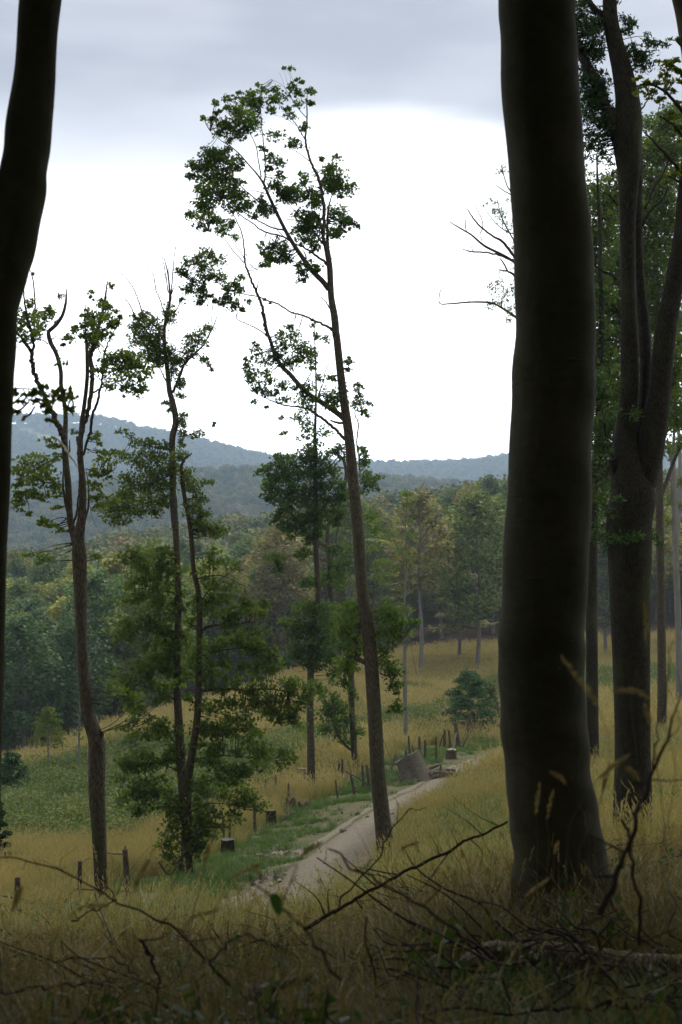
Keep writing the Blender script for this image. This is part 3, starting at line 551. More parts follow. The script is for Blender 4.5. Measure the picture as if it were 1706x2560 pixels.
AA([(1130, 890, 20), (1160, 822, 18), (1205, 712, 18), (1265, 645, 15), (1330, 580, 12), (1378, 495, 9), (1408, 430, 7), (1422, 378, 3)]); AA([(1388, 475, 8), (1386, 380, 6), (1395, 290, 5), (1406, 228, 2)], 5); AA([(1215, 700, 10), (1230, 640, 7), (1290, 560, 4)], 5)
AA([(1095, 840, 12), (1062, 765, 9), (1030, 700, 6)], 5); AA([(1165, 1180, 9), (1250, 1165, 7), (1330, 1122, 5), (1400, 1080, 2)], 5); AA([(1118, 1265, 12), (1000, 1245, 8), (900, 1200, 6), (800, 1150, 3)], 5)
AA([(1110, 1130, 5), (1085, 1050, 4), (1060, 980, 3), (1020, 930, 1.5)], 3); AA([(1125, 1420, 14), (1000, 1480, 9), (860, 1500, 5)], 5); AA([(1128, 1560, 12), (980, 1610, 9), (780, 1640, 5)], 5); AA([(1215, 1600, 12), (1265, 1575, 5)], 5)
C_([(562, 885, 24), (585, 845, 20), (640, 822, 15), (700, 822, 12), (780, 812, 10), (872, 803, 6)]); C_([(545, 832, 12), (520, 820, 9), (490, 788, 4)], 4); C_([(780, 812, 6), (786, 798, 3)], 3)
C_([(560, 1195, 16), (700, 1180, 13), (850, 1192, 11), (950, 1183, 8), (1060, 1200, 5)]); C_([(500, 1720, 14), (620, 1700, 10), (720, 1650, 8), (850, 1592, 6), (930, 1560, 4)]); C_([(440, 1510, 11), (350, 1375, 7), (300, 1335, 4)], 5)
for q in ([(440, 1640, 10), (300, 1600, 7), (150, 1640, 4)], [(440, 1250, 10), (300, 1180, 7), (120, 1150, 4)], [(440, 900, 10), (300, 860, 7), (120, 810, 4)], [(562, 1000, 10), (720, 960, 8), (980, 930, 4)], [(440, 640, 9), (300, 620, 6), (160, 610, 3)], [(540, 560, 9), (680, 540, 6), (820, 600, 4)], [(520, 1580, 10), (700, 1560, 8), (960, 1580, 4)], [(480, 1880, 9), (420, 1820, 6), (340, 1790, 4)], [(520, 1880, 9), (620, 1830, 7), (760, 1840, 4)], [(470, 2070, 7), (420, 2030, 5), (360, 2060, 3)], [(560, 700, 9), (640, 600, 7), (740, 520, 3)], [(520, 2060, 7), (540, 2020, 5), (590, 2000, 3)]): C_(q, 5)
t.blobs(xf([(1110, 350, 36, 34), (1100, 400, 36, 44), (900, 400, 36, 26), (950, 380, 36, 26), (1000, 420, 44, 34), (880, 460, 36, 34), (940, 460, 44, 44), (1020, 480, 44, 44), (900, 540, 55, 44), (970, 540, 55, 44), (1040, 560, 44, 55), (1000, 620, 55, 55), (1060, 650, 55, 55), (1110, 620, 36, 44), (960, 640, 55, 44), (1040, 700, 36, 26), (1130, 680, 44, 44), (1130, 760, 36, 44), (1180, 680, 36, 34), (1190, 820, 26, 26), (1170, 850, 26, 26), (1230, 520, 22, 12), (1290, 510, 55, 26), (1350, 470, 36, 26), (1250, 590, 55, 34), (1310, 560, 36, 26), (1230, 640, 36, 26), (1320, 660, 22, 16), (1350, 690, 26, 24), (1390, 740, 18, 14), (1180, 910, 22, 26), (1080, 960, 26, 18), (1110, 1000, 18, 26), (1190, 1050, 26, 34), (1200, 1090, 26, 34), (1190, 1150, 36, 20), (1300, 1150, 44, 16), (1270, 1170, 26, 14), (1390, 1095, 18, 14), (1190, 1210, 26, 26)], *CA), .078, cover=2.2, bright=None)
t.blobs(xf([(800, 1140, 28, 16), (850, 1170, 28, 16), (900, 1220, 44, 26), (990, 1210, 36, 34), (1070, 1240, 44, 26), (960, 1290, 55, 34), (1050, 1310, 65, 44), (880, 1330, 55, 26), (820, 1310, 36, 26), (960, 1360, 55, 34), (1060, 1390, 75, 44), (1180, 1290, 44, 44), (1150, 1400, 55, 44), (980, 1440, 55, 34), (850, 1440, 44, 34), (870, 1500, 75, 44), (980, 1510, 65, 44), (1080, 1490, 65, 44), (820, 1560, 55, 34), (760, 1600, 65, 34), (900, 1590, 75, 44), (1000, 1600, 75, 44), (1090, 1590, 55, 44), (720, 1660, 55, 44), (820, 1660, 55, 34), (920, 1670, 65, 34), (750, 1720, 55, 34), (820, 1740, 36, 16), (1030, 1680, 36, 26), (1370, 1470, 36, 12), (1320, 1470, 36, 12), (1230, 1430, 36, 44), (1260, 1500, 44, 44), (1310, 1570, 44, 34), (1270, 1640, 55, 55), (1340, 1680, 36, 34), (1320, 1750, 55, 55), (1370, 1790, 55, 34)], *CA), .078, cover=2.0)
rows = [(300, [(560, 700)]), (420, [(130, 460), (600, 660)]), (480, [(260, 330), (640, 760)]), (520, [(220, 480), (560, 700)]), (600, [(150, 760)]), (680, [(110, 900)]), (740, [(220, 500), (560, 930)]), (790, [(110, 760)]), (850, [(100, 520), (600, 950)]), (920, [(220, 960)]), (980, [(300, 1040)]), (1040, [(180, 1020)]), (1100, [(90, 720), (820, 900)]), (1160, [(80, 500), (560, 880), (1020, 1200)]), (1220, [(120, 560), (820, 1000), (1080, 1200)]), (1270, [(120, 300), (560, 860), (890, 1120)]), (1330, [(560, 880), (940, 1130)]), (1385, [(100, 420), (500, 820), (1050, 1120)]), (1430, [(190, 450), (540, 900), (1080, 1120)]), (1500, [(380, 720), (760, 930)]), (1560, [(150, 500), (560, 960)]), (1560, [(960, 1090)]), (1620, [(110, 460), (520, 920)]), (1690, [(90, 430), (500, 880)]), (1760, [(110, 430), (520, 860)]), (1820, [(150, 330), (380, 620), (700, 960)]), (1880, [(180, 290), (360, 830)]), (1940, [(380, 560), (560, 730)]), (2000, [(400, 660)]), (2060, [(320, 640)]), (2115, [(330, 560)]), (2165, [(350, 450)])]
t.blobs(xf(fill(rows, 62, 46, np.random.default_rng(5), .15), *CC), .115, cover=1.5, spread=1.1)
t.finish('maple_tree', 'bushy two-stemmed maple clothed in leaves to its foot, bare twigs at the top', 'tree', 'bark_maple', 'maple2')
# --- tall bare-trunked tree at the left
d = ground_d(254, 2300); print('left', d); t = Traced(d, 3, .4)
AA = lambda pts, s=6, **k: t.limb(xf(pts, *CA), s, **k)
t.limb(root_pts(254, 2290, 34, d, 1.15) + [(252, 2200, 35), (247, 2067, 38), (243, 1985, 41), (243, 1900, 42), (240, 1850, 40), (222, 1790, 34), (213, 1720, 31), (205, 1610, 30), (201, 1480, 34), (198, 1390, 36)] + xf([(515, 1850, 75), (535, 1720, 56), (542, 1600, 50), (538, 1450, 45), (525, 1300, 40), (535, 1100, 30), (555, 950, 27), (570, 800, 25), (570, 650, 24), (562, 520, 15), (556, 400, 11), (560, 308, 4)], *CA), 10, lump=.08)
t.limb([(246, 1850, 12), (256, 1836, 9), (250, 1826, 5)], 6)
AA([(500, 1900, 50), (482, 1829, 46), (460, 1720, 42), (452, 1600, 42), (445, 1480, 44), (430, 1340, 43), (425, 1200, 38), (430, 1050, 30), (415, 920, 28), (400, 840, 28), (398, 750, 28), (370, 640, 28), (332, 565, 30), (318, 500, 28), (345, 470, 28), (375, 440, 27), (410, 385, 23), (430, 310, 18), (437, 215, 6)], 8)
AA([(535, 1180, 24), (555, 1090, 27), (580, 1000, 29), (600, 850, 30), (600, 740, 32), (590, 660, 32), (622, 575, 32), (650, 450, 25), (680, 330, 19), (705, 165, 7)], 7)
AA([(545, 1300, 16), (590, 1150, 18), (605, 1040, 20), (640, 940, 18), (665, 830, 15), (680, 700, 14), (682, 635, 11), (730, 520, 8), (780, 430, 5), (820, 335, 2)]); AA([(690, 620, 5), (760, 520, 4), (850, 470, 3), (880, 440, 1.5)], 3); AA([(690, 560, 5), (700, 450, 4), (705, 380, 2)], 4); AA([(740, 500, 4), (790, 400, 3), (800, 300, 1.5)], 3); AA([(625, 560, 8), (632, 420, 6), (628, 260, 3)], 4); AA([(563, 400, 6), (575, 330, 4), (580, 270, 2)], 3); AA([(720, 540, 5), (735, 450, 3), (760, 380, 2)], 3)
AA([(610, 892, 14), (680, 852, 10), (760, 828, 8), (835, 788, 4)]); AA([(668, 805, 8), (740, 757, 5), (840, 735, 2)], 4); AA([(800, 815, 4), (790, 860, 2)], 3)
AA([(428, 1230, 36), (400, 1150, 38), (370, 1080, 38), (325, 980, 36), (270, 870, 32), (230, 780, 30), (210, 690, 28), (205, 630, 25), (150, 550, 19), (98, 488, 13)], 7)
AA([(212, 640, 18), (220, 550, 18), (190, 450, 17), (165, 320, 13), (155, 210, 8)]); AA([(218, 600, 13), (226, 420, 12), (230, 300, 11), (215, 150, 8), (188, 65, 3)])
AA([(315, 575, 9), (285, 553, 7), (235, 545, 6), (150, 572, 5), (92, 612, 2)], 4); AA([(310, 500, 7), (295, 440, 5), (290, 390, 3)], 4); AA([(340, 545, 9), (368, 522, 5)], 4); AA([(208, 300, 4), (212, 220, 3), (180, 110, 1.5)], 3)
AA([(470, 1780, 24), (448, 1690, 20), (428, 1600, 17), (412, 1480, 13), (418, 1360, 8)]); AA([(480, 1745, 18), (502, 1680, 15), (516, 1550, 11), (520, 1450, 7)]); AA([(518, 1840, 20), (558, 1720, 15), (580, 1600, 11), (572, 1450, 7), (560, 1390, 4)])
AA([(512, 1300, 18), (512, 1230, 18), (505, 1180, 14)], 6); AA([(456, 1280, 12), (457, 1200, 6)], 5)
AA([(582, 1600, 4), (600, 1690, 3), (625, 1760, 3), (680, 1829, 2)], 3); AA([(560, 1390, 8), (660, 1420, 6), (760, 1460, 4), (820, 1500, 2)], 4); AA([(430, 1300, 8), (340, 1330, 6), (200, 1400, 4), (110, 1440, 2)], 4); AA([(420, 1240, 6), (360, 1220, 4), (310, 1200, 2)], 3); AA([(425, 1500, 6), (300, 1480, 4), (150, 1540, 3)], 4)
br = MB(); A = xf([(368, 1188, 6), (395, 1215, 12), (430, 1260, 17), (465, 1315, 14), (490, 1350, 9), (512, 1395, 3)], *CA); t.limb(A, 6, mb=br, lean=-.6)
t.blobs(xf([(190, 310, 36, 26), (240, 370, 46, 26), (320, 370, 36, 30), (340, 390, 18, 44), (150, 400, 36, 50), (130, 470, 36, 44), (200, 430, 44, 34), (260, 420, 44, 44), (180, 520, 65, 26), (250, 500, 44, 30), (410, 250, 13, 30), (222, 110, 12, 12), (410, 690, 10, 50), (720, 210, 18, 26), (605, 250, 18, 30), (650, 300, 36, 26), (680, 350, 44, 34), (540, 390, 22, 16), (600, 400, 44, 44), (570, 450, 55, 34), (500, 480, 36, 20), (450, 540, 44, 20), (410, 570, 22, 12), (560, 520, 44, 34), (600, 580, 44, 26), (700, 400, 44, 44), (740, 440, 36, 34), (720, 480, 36, 34), (770, 380, 26, 26), (680, 540, 36, 44), (620, 480, 44, 44), (620, 560, 36, 34), (690, 660, 55, 34), (760, 660, 55, 34), (720, 720, 75, 34), (820, 640, 44, 34), (830, 720, 65, 44), (900, 680, 55, 55), (930, 740, 55, 44), (870, 790, 55, 34), (640, 760, 26, 26), (760, 790, 75, 26), (730, 870, 36, 20), (800, 850, 36, 20), (880, 850, 55, 34), (910, 900, 26, 30), (800, 910, 18, 12), (940, 880, 32, 20), (620, 1190, 36, 34), (650, 1220, 26, 12), (485, 1140, 26, 14)], *CA), .078, cover=2.0)
t.blobs(xf([(320, 1200, 44, 16), (360, 1240, 55, 26), (260, 1300, 65, 20), (350, 1310, 65, 20), (150, 1340, 65, 34), (100, 1390, 36, 55), (200, 1400, 75, 44), (300, 1420, 75, 44), (280, 1370, 65, 26), (330, 1500, 55, 34), (250, 1460, 55, 44), (150, 1480, 55, 44), (200, 1530, 55, 44), (110, 1540, 44, 44), (120, 1620, 44, 44), (180, 1680, 26, 20), (260, 1580, 55, 26), (370, 1540, 55, 26), (350, 1630, 36, 16), (280, 1720, 44, 26), (340, 1740, 55, 26), (400, 1790, 44, 20), (660, 1290, 75, 20), (740, 1290, 55, 26), (690, 1350, 75, 34), (620, 1420, 55, 34), (710, 1420, 55, 26), (640, 1500, 65, 34), (650, 1570, 55, 34), (720, 1600, 44, 34), (640, 1630, 44, 26), (230, 1950, 60, 16), (300, 1985, 50, 16), (620, 1950, 40, 25)], *CA), .078, cover=1.6, flat=.3)
t.blobs(xf([(430, 1140, 60, 20), (520, 1180, 50, 22), (330, 1110, 60, 18), (700, 1100, 70, 20)], CC[0] - 130, CC[1] + 20, CC[2]), .078, cover=1.2)
r = t.finish('maple_tree', 'tall tree with a bare kinked stem and several forked bare-ended tops', 'tree', 'bark_maple', 'maple2')
tag(link('broken_branch', br.mesh('broken_branch', M['wood_pale'], True), r), 'splintered pale limb hanging in the fork')
# --- the tree behind the leaning maple
d = ground_d(779, 1990); print('mid', d); t = Traced(d, 4, .35)
BB = lambda pts, s=6, **k: t.limb(xf(pts, *CB), s, **k)
t.limb(root_pts(779, 1980, 20, d, 1.2) + [(778, 1880, 20), (776, 1780, 18), (777, 1700, 17), (779, 1600, 16)] + xf([(742, 2200, 46), (735, 2100, 44), (725, 1900, 42), (722, 1700, 42), (720, 1400, 36), (715, 1000, 28), (720, 800, 20), (724, 600, 15), (720, 400, 12), (712, 200, 8), (708, 50, 4)], *CB), 9)
BB([(735, 700, 12), (745, 640, 11), (780, 555, 9), (800, 450, 7), (850, 365, 4)], 5); BB([(722, 1800, 14), (800, 1850, 6)], 4)
for q in ([(718, 1300, 14), (560, 1240, 9), (380, 1200, 5)], [(720, 1450, 14), (540, 1420, 9), (360, 1360, 5)], [(720, 1250, 14), (840, 1200, 9), (930, 1080, 5)], [(716, 1120, 10), (620, 1080, 6), (560, 1090, 3)], [(722, 1650, 12), (560, 1640, 8), (440, 1600, 4)], [(722, 1550, 12), (860, 1560, 8), (940, 1600, 4)], [(718, 900, 9), (620, 860, 6), (560, 840, 3)], [(722, 1900, 10), (560, 1900, 6), (420, 1960, 4)], [(700, 450, 4), (640, 500, 5), (720, 560, 8)]): BB(q, 5)
t.blobs(xf([(708, 60, 16, 20), (720, 100, 32, 24), (740, 180, 40, 30), (690, 300, 40, 60), (690, 400, 44, 40), (740, 520, 40, 34), (800, 220, 36, 26), (600, 700, 44, 34), (660, 760, 70, 34), (570, 840, 44, 34), (640, 880, 65, 34), (680, 930, 65, 34), (790, 930, 50, 40), (620, 980, 36, 20), (730, 1010, 44, 34)], *CB), .14, cover=1.3, bright=.7)
t.blobs(xf([(650, 1070, 55, 26), (720, 1080, 55, 34), (540, 1110, 44, 20), (440, 1130, 50, 30), (480, 1180, 80, 44), (620, 1150, 80, 44), (750, 1150, 70, 50), (860, 1090, 50, 34), (930, 1060, 44, 26), (930, 1130, 36, 26), (350, 1210, 44, 34), (290, 1250, 50, 20), (420, 1270, 90, 50), (560, 1260, 100, 60), (700, 1260, 90, 60), (820, 1230, 70, 50), (340, 1340, 50, 34), (450, 1370, 100, 50), (600, 1380, 100, 60), (740, 1380, 90, 60), (860, 1350, 80, 50), (330, 1440, 44, 34), (440, 1460, 80, 44), (560, 1490, 100, 50), (700, 1500, 90, 50), (820, 1470, 90, 50), (920, 1430, 50, 50), (470, 1560, 55, 44), (420, 1620, 44, 34), (560, 1590, 80, 44), (680, 1600, 80, 44), (800, 1580, 90, 44), (910, 1560, 60, 44), (480, 1680, 44, 44), (560, 1680, 60, 34), (650, 1700, 60, 44), (760, 1660, 70, 34), (880, 1640, 50, 34), (520, 1760, 36, 16), (660, 1790, 36, 44), (720, 1740, 44, 34), (400, 1930, 70, 30), (420, 2000, 40, 40), (620, 1880, 50, 46), (870, 1850, 50, 40), (650, 2120, 55, 50)], *CB), .15, cover=2.4, bright=None)
t.blobs(xf([(60, 150, 55, 44), (150, 60, 75, 50), (150, 200, 95, 70), (280, 80, 95, 70), (280, 230, 100, 80), (200, 350, 80, 70), (100, 330, 75, 50), (330, 380, 80, 50), (220, 430, 44, 44), (350, 480, 34, 50), (30, 380, 34, 50), (230, 560, 40, 30)], *CD), .15, cover=2.1)
t.finish('maple_tree', 'straight tree with a dense dark crown behind the leaning maple', 'tree', 'bark_maple', 'maple')
# --- the tree right of it
d = ground_d(889, 1925); print('mid2', d); t = Traced(d, 5, .35)
BB = lambda pts, s=6, **k: t.limb(xf(pts, *CB), s, **k); DD = lambda pts, s=6, **k: t.limb(xf(pts, *CD), s, **k)
t.limb(root_pts(889, 1920, 15, d, 1.2) + xf([(488, 1020, 40), (480, 900, 40), (470, 700, 40), (468, 560, 42), (455, 420, 38), (405, 200, 34), (350, 60, 32)], *CD) + xf([(826, 2150, 34), (822, 1950, 34), (812, 1830, 30), (815, 1700, 28), (850, 1560, 26), (925, 1400, 28), (960, 1290, 30), (950, 1200, 24), (920, 1135, 18), (870, 1108, 6)], *CB), 8)
BB([(838, 2000, 20), (862, 1850, 16), (885, 1750, 12), (900, 1600, 6)]); BB([(800, 1845, 18), (770, 1810, 16), (742, 1790, 12)]); BB([(815, 1957, 12), (740, 1940, 8)], 5); BB([(940, 1225, 14), (900, 1215, 10), (880, 1222, 6)], 5); BB([(925, 1150, 12), (905, 1170, 10), (872, 1190, 6)], 5); BB([(950, 1180, 10), (940, 1120, 7), (955, 1100, 4)], 4)
for q in ([(470, 980, 20), (430, 950, 18), (395, 905, 14), (370, 850, 10), (330, 760, 6)], [(470, 560, 12), (420, 520, 8), (350, 500, 4)], [(400, 200, 12), (300, 150, 8), (180, 180, 4)]): DD(q, 5)
t.blobs(xf([(1100, 1060, 40, 30), (1080, 1110, 44, 44), (1090, 1180, 40, 44), (1100, 1260, 55, 34), (1180, 1290, 55, 30), (1110, 1330, 55, 34), (1160, 1370, 65, 26), (1245, 1390, 36, 12), (1050, 1400, 55, 26), (1120, 1600, 60, 30), (1180, 1700, 60, 26), (900, 1980, 70, 50), (900, 2100, 90, 70), (960, 1850, 40, 50), (760, 2080, 60, 60)], *CB), .15, cover=1.9)
t.blobs(xf([(270, 600, 44, 30), (330, 640, 60, 40), (380, 700, 70, 50), (300, 750, 60, 50), (420, 780, 70, 50), (290, 830, 50, 34), (380, 860, 70, 34), (500, 860, 30, 50), (450, 920, 50, 26), (470, 600, 30, 40), (420, 120, 80, 70), (400, 270, 80, 70), (460, 420, 60, 50), (360, 180, 70, 60)], *CD), .15, cover=1.9)
t.finish('maple_tree', 'slender tree with a low bushy side branch, behind the row of posts', 'tree', 'bark_maple', 'maple')
# --- slim tree on the field side
d = ground_d(1014, 1855); print('slim', d); t = Traced(d, 6, .3)
DD = lambda pts, s=6, **k: t.limb(xf(pts, *CD), s, **k); BB = lambda pts, s=6, **k: t.limb(xf(pts, *CB), s, **k)
t.limb(root_pts(1014, 1845, 11, d, 1.2) + xf([(823, 800, 28), (818, 600, 28), (815, 400, 26), (820, 250, 22), (818, 120, 18), (815, 20, 14)], *CD) + xf([(1430, 2050, 16), (1428, 1850, 13), (1425, 1650, 10), (1435, 1500, 7), (1440, 1380, 4)], *CB), 7)
DD([(815, 300, 14), (800, 260, 9), (785, 245, 5)], 4); DD([(820, 330, 12), (840, 270, 8), (850, 180, 5)], 4)
for q in ([(1428, 1850, 8), (1390, 1780, 5), (1370, 1720, 3)], [(1425, 1700, 7), (1340, 1690, 5), (1240, 1680, 3)], [(1430, 2050, 7), (1350, 2000, 5), (1200, 1980, 3)], [(1425, 1650, 6), (1480, 1600, 3)]): BB(q, 4)
t.blobs(xf([(1440, 1400, 50, 22), (1430, 1450, 60, 26), (1420, 1520, 60, 30), (1250, 1760, 70, 30), (1320, 1700, 50, 26), (1180, 1640, 44, 20), (1200, 2000, 60, 50), (1250, 2080, 80, 50), (1350, 2000, 40, 26), (1460, 1620, 50, 20), (1440, 1750, 60, 30), (1380, 1860, 50, 26), (1300, 1950, 50, 26), (1440, 1950, 40, 30), (1180, 1850, 50, 40)], *CB), .17, cover=.95, bright=.75)
t.blobs(xf([(840, 220, 60, 30), (760, 240, 50, 20), (800, 60, 60, 40), (770, 160, 50, 24)], *CD), .17, cover=.9, bright=.7)
t.finish('young_tree', 'slim grey tree with sparse leaves standing behind the big tilted stump', 'tree', 'bark_far', 'maple2')
# --- big beech, foreground right
BE = [(-900, 1130, 1290), (-600, 1133, 1298), (-350, 1138, 1306), (-150, 1143, 1315), (0, 1146, 1322), (100, 1150, 1325), (300, 1161, 1337), (500, 1178, 1355), (700, 1184, 1368), (850, 1180, 1367), (1000, 1172, 1361), (1200, 1163, 1356), (1400, 1150, 1346), (1500, 1146, 1343), (1600, 1148, 1346), (1700, 1155, 1352), (1800, 1164, 1362), (1900, 1174, 1380), (1980, 1180, 1398), (2060, 1178, 1414), (2120, 1164, 1432)]
def edges(E_): return [((a + b) / 2 * K, v * K, (b - a) * K) for v, a, b in E_]
d = 10.0; t = Traced(d, 7, .3)
bt = edges(BE)[::-1]; px = FP / d
bt = [(bt[0][0] + 8, bt[0][1] + 190, bt[0][2] * 1.5), (bt[0][0] + 4, bt[0][1] + 80, bt[0][2] * 1.2)] + bt
top = bt[-1]; bt += [(top[0] - 20, top[1] - 2 * px, top[2] * .86), (top[0] - 40, top[1] - 4.5 * px, top[2] * .6), (top[0] - 20, top[1] - 7 * px, top[2] * .35), (top[0], top[1] - 9.5 * px, top[2] * .12)]
t.limb(bt, 110, lump=.03, rough=.010, per=26, z0=-1.6)
def overhead(t, u, v0, d, n, r, h0, h1, size, leafn, seed, cdx=0.0, cdy=0.0):
    """a high crown above the top of the picture"""
    g = np.random.default_rng(seed); base = P(u, v0, d)
    for i in range(n):
        a = g.uniform(0, 6.28); hh = g.uniform(h0, h1); rr = r * math.sqrt(g.uniform(.05, 1)) * (1 - .35 * max(0, (hh - h0) / (h1 - h0)))
        c_ = np.array([base[0] + cdx + math.cos(a) * rr, base[1] + cdy + math.sin(a) * rr, base[2] + hh])
        lim = EYE + (c_[1] + 1.2) * .365 + .9
        if c_[1] > -1 and abs(c_[0]) < c_[1] * .27 + 1.2 and c_[2] < lim: c_[2] = lim + g.uniform(0, 1)
        s0 = np.array([base[0], base[1], c_[2] - rr * .45 - .3]); s0[2] = max(s0[2], base[2] + h0 * .75)
        A = spline(np.array([[*s0, .035], [*((s0 + c_) / 2 + g.normal(0, .15, 3)), .02], [*c_, .008]]), 3)
        inside = (A[:, 1] > 0) & (np.abs(A[:, 0]) < A[:, 1] * .26) & (A[:, 2] < EYE + A[:, 1] * .37)
        if not inside.any(): tube(t.wood, A[:, :3], A[:, 3], 4)
        leaves(t.crown, sprig_points(c_, .8, leafn, .35), size, T_OVAL, .8, .2, rnd=g.uniform(.2, .7))
overhead(t, 1300, 0, d, 420, 8.0, 1.5, 12, .30, 44, 21, cdx=.5, cdy=-1.5)
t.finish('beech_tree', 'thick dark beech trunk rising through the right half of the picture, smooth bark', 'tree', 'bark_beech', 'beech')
# --- dark forked beech at the left edge
BL_ = [(-800, 110, 190), (-500, 92, 176), (-250, 70, 158), (-100, 55, 147), (0, 45, 140), (150, 35, 128), (300, 14, 119), (380, 3, 110), (450, -6, 103), (550, -22, 86), (620, -34, 66), (700, -40, 45), (800, -42, 36), (900, -42, 31), (1000, -44, 27), (1200, -46, 19), (1500, -52, 10), (1800, -58, 2), (2100, -66, -2), (2250, -80, 4)]
d = 8.0; t = Traced(d, 8, .3); bt = edges(BL_)[::-1]; px = FP / d
gz = float(H((-30 - PW / 2) / FP * d, d)); vg = PH / 2 - (gz - EYE) / d * FP
bt = [(bt[0][0], vg + 80, bt[0][2] * 1.7), (bt[0][0], vg - 10, bt[0][2] * 1.5)] + [q for q in bt if q[1] < vg - 60]
top = bt[-1]; bt += [(top[0] + 40, top[1] - 2.2 * px, top[2] * .9), (top[0] + 60, top[1] - 4.6 * px, top[2] * .7), (top[0] + 60, top[1] - 7 * px, top[2] * .5), (top[0] + 40, top[1] - 10 * px, top[2] * .15)]
t.limb(bt, 72, lump=.04, rough=.012, per=22)
t.limb([(30, 640, 88), (5, 590, 96), (-25, 530, 90), (-70, 400, 80), (-110, 200, 72), (-150, 0, 66), (-180, -500, 60), (-200, -1800, 40), (-210, -3200, 10)], 18, lean=-.1)
t.limb(xf([(60, 880, 18), (95, 872, 14), (160, 866, 10), (300, 890, 7), (470, 930, 3)], *CA), 5, lean=1.2)
t.limb(xf([(150, 870, 8), (200, 960, 5), (300, 1040, 3), (335, 1120, 2)], *CA), 4, lean=.4)
t.blobs(xf([(140, 880, 55, 20), (130, 935, 50, 26), (110, 1000, 36, 30), (150, 1065, 16, 20), (205, 865, 46, 22), (250, 900, 55, 34), (330, 850, 55, 26), (330, 930, 75, 34), (420, 885, 75, 28), (470, 935, 55, 26), (250, 985, 55, 26), (400, 975, 65, 24), (490, 1005, 40, 18), (300, 1035, 44, 28), (335, 1100, 22, 40), (200, 930, 50, 30)], *CA), .05, T_OVAL, cover=1.7, sprig=.12, up=.5, droop=.8, flat=.3, spread=.8, bright=.6)
overhead(t, 60, 0, d, 330, 7.5, 2.0, 11, .30, 44, 22, cdx=-1.5, cdy=-1.5)
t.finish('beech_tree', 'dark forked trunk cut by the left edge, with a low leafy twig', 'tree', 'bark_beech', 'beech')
# --- big forked ash on the right
d = ground_d(1583, 2120); print('ash', d); t = Traced(d, 9, .3)
FF = lambda pts, s=8, **k: t.limb(xf(pts, *CF), s, **k); GG = lambda pts, s=8, **k: t.limb(xf(pts, *CG), s, **k)
t.limb(root_pts(1583, 2110, 96, d, 1.3) + [(1582, 1900, 92), (1579, 1741, 90), (1577, 1560, 96), (1576, 1400, 106)] + xf([(560, 2050, 380), (590, 1800, 380), (560, 1600, 300), (525, 1400, 215), (545, 1150, 170), (560, 900, 155), (565, 600, 145), (560, 300, 135), (556, 50, 132)], *CG) + xf([(548, 2000, 135), (550, 1700, 150), (560, 1450, 190), (550, 1200, 235), (550, 1000, 235), (545, 830, 200), (510, 620, 175), (470, 450, 155), (430, 300, 135), (405, 150, 122), (398, 0, 115), (400, -400, 95), (430, -1200, 60), (440, -2400, 15)], *CF), 18, lump=.05)
GG([(600, 1900, 240), (640, 1500, 160), (668, 1250, 100), (685, 1000, 84), (700, 700, 100), (688, 400, 105), (660, 150, 100), (645, 0, 96)], 12, lean=.12)
FF([(642, 2340, 96), (630, 2000, 90), (630, 1700, 90), (628, 1400, 95), (610, 1100, 100)], 12, lean=0.02)
GG([(640, 1900, 200), (700, 1600, 235), (745, 1400, 230), (790, 1120, 215), (822, 900, 190), (850, 600, 185), (885, 330, 180), (930, 100, 165), (965, -100, 160), (1010, -350, 160), (1040, -700, 150), (1080, -1300, 120), (1100, -2600, 60), (1100, -3800, 12)], 14, lean=-.05)
FF([(500, 1250, 130), (450, 1100, 120), (415, 980, 100), (400, 900, 70)], 9, lean=-.1)
GG([(500, 1720, 120), (450, 1620, 90), (428, 1500, 80)], 9, lean=-.3)
FF([(400, 1000, 90), (350, 860, 90), (280, 690, 95), (200, 540, 80), (150, 430, 60), (120, 300, 40), (100, 100, 20)], 8, lean=.2); FF([(410, 280, 60), (330, 140, 60), (230, 20, 50), (150, -200, 40)], 7, lean=.2)
FF([(480, 345, 8), (560, 318, 7), (680, 308, 5), (800, 370, 3)], 4); FF([(560, 270, 5), (600, 380, 5), (640, 420, 3)], 4); FF([(645, 945, 18), (700, 870, 12), (740, 800, 7)], 5); FF([(620, 1910, 8), (690, 1870, 5)], 4)
FF([(660, 1900, 42), (690, 1850, 34), (760, 1750, 26), (860, 1650, 18), (890, 1560, 8)], 6, lean=.4); FF([(700, 1750, 24), (760, 1600, 22), (850, 1450, 18), (920, 1280, 10), (950, 1180, 4)], 5, lean=.5)
GG([(480, 520, 16), (400, 505, 13), (330, 515, 10), (260, 550, 8)], 5); GG([(500, 340, 12), (440, 230, 9), (380, 210, 8), (280, 195, 4)], 5); FF([(470, 1730, 14), (400, 1650, 10), (330, 1600, 6)], 5); FF([(455, 2345, 26), (400, 2300, 22), (340, 2280, 18), (270, 2220, 14)], 6); FF([(450, 2000, 8), (370, 2060, 6)], 4)
GG([(430, 1490, 16), (390, 1420, 14), (365, 1320, 12), (350, 1200, 10), (330, 1080, 7), (270, 1020, 4)], 5); GG([(370, 1340, 7), (400, 1260, 4)], 4); GG([(500, 2100, 10), (400, 1950, 7), (300, 1830, 4)], 4); GG([(560, 2200, 8), (700, 2150, 5), (800, 2130, 3)], 4); GG([(640, 1250, 3), (650, 1200, 3), (645, 1000, 3), (640, 900, 2)], 3, lean=-.6)
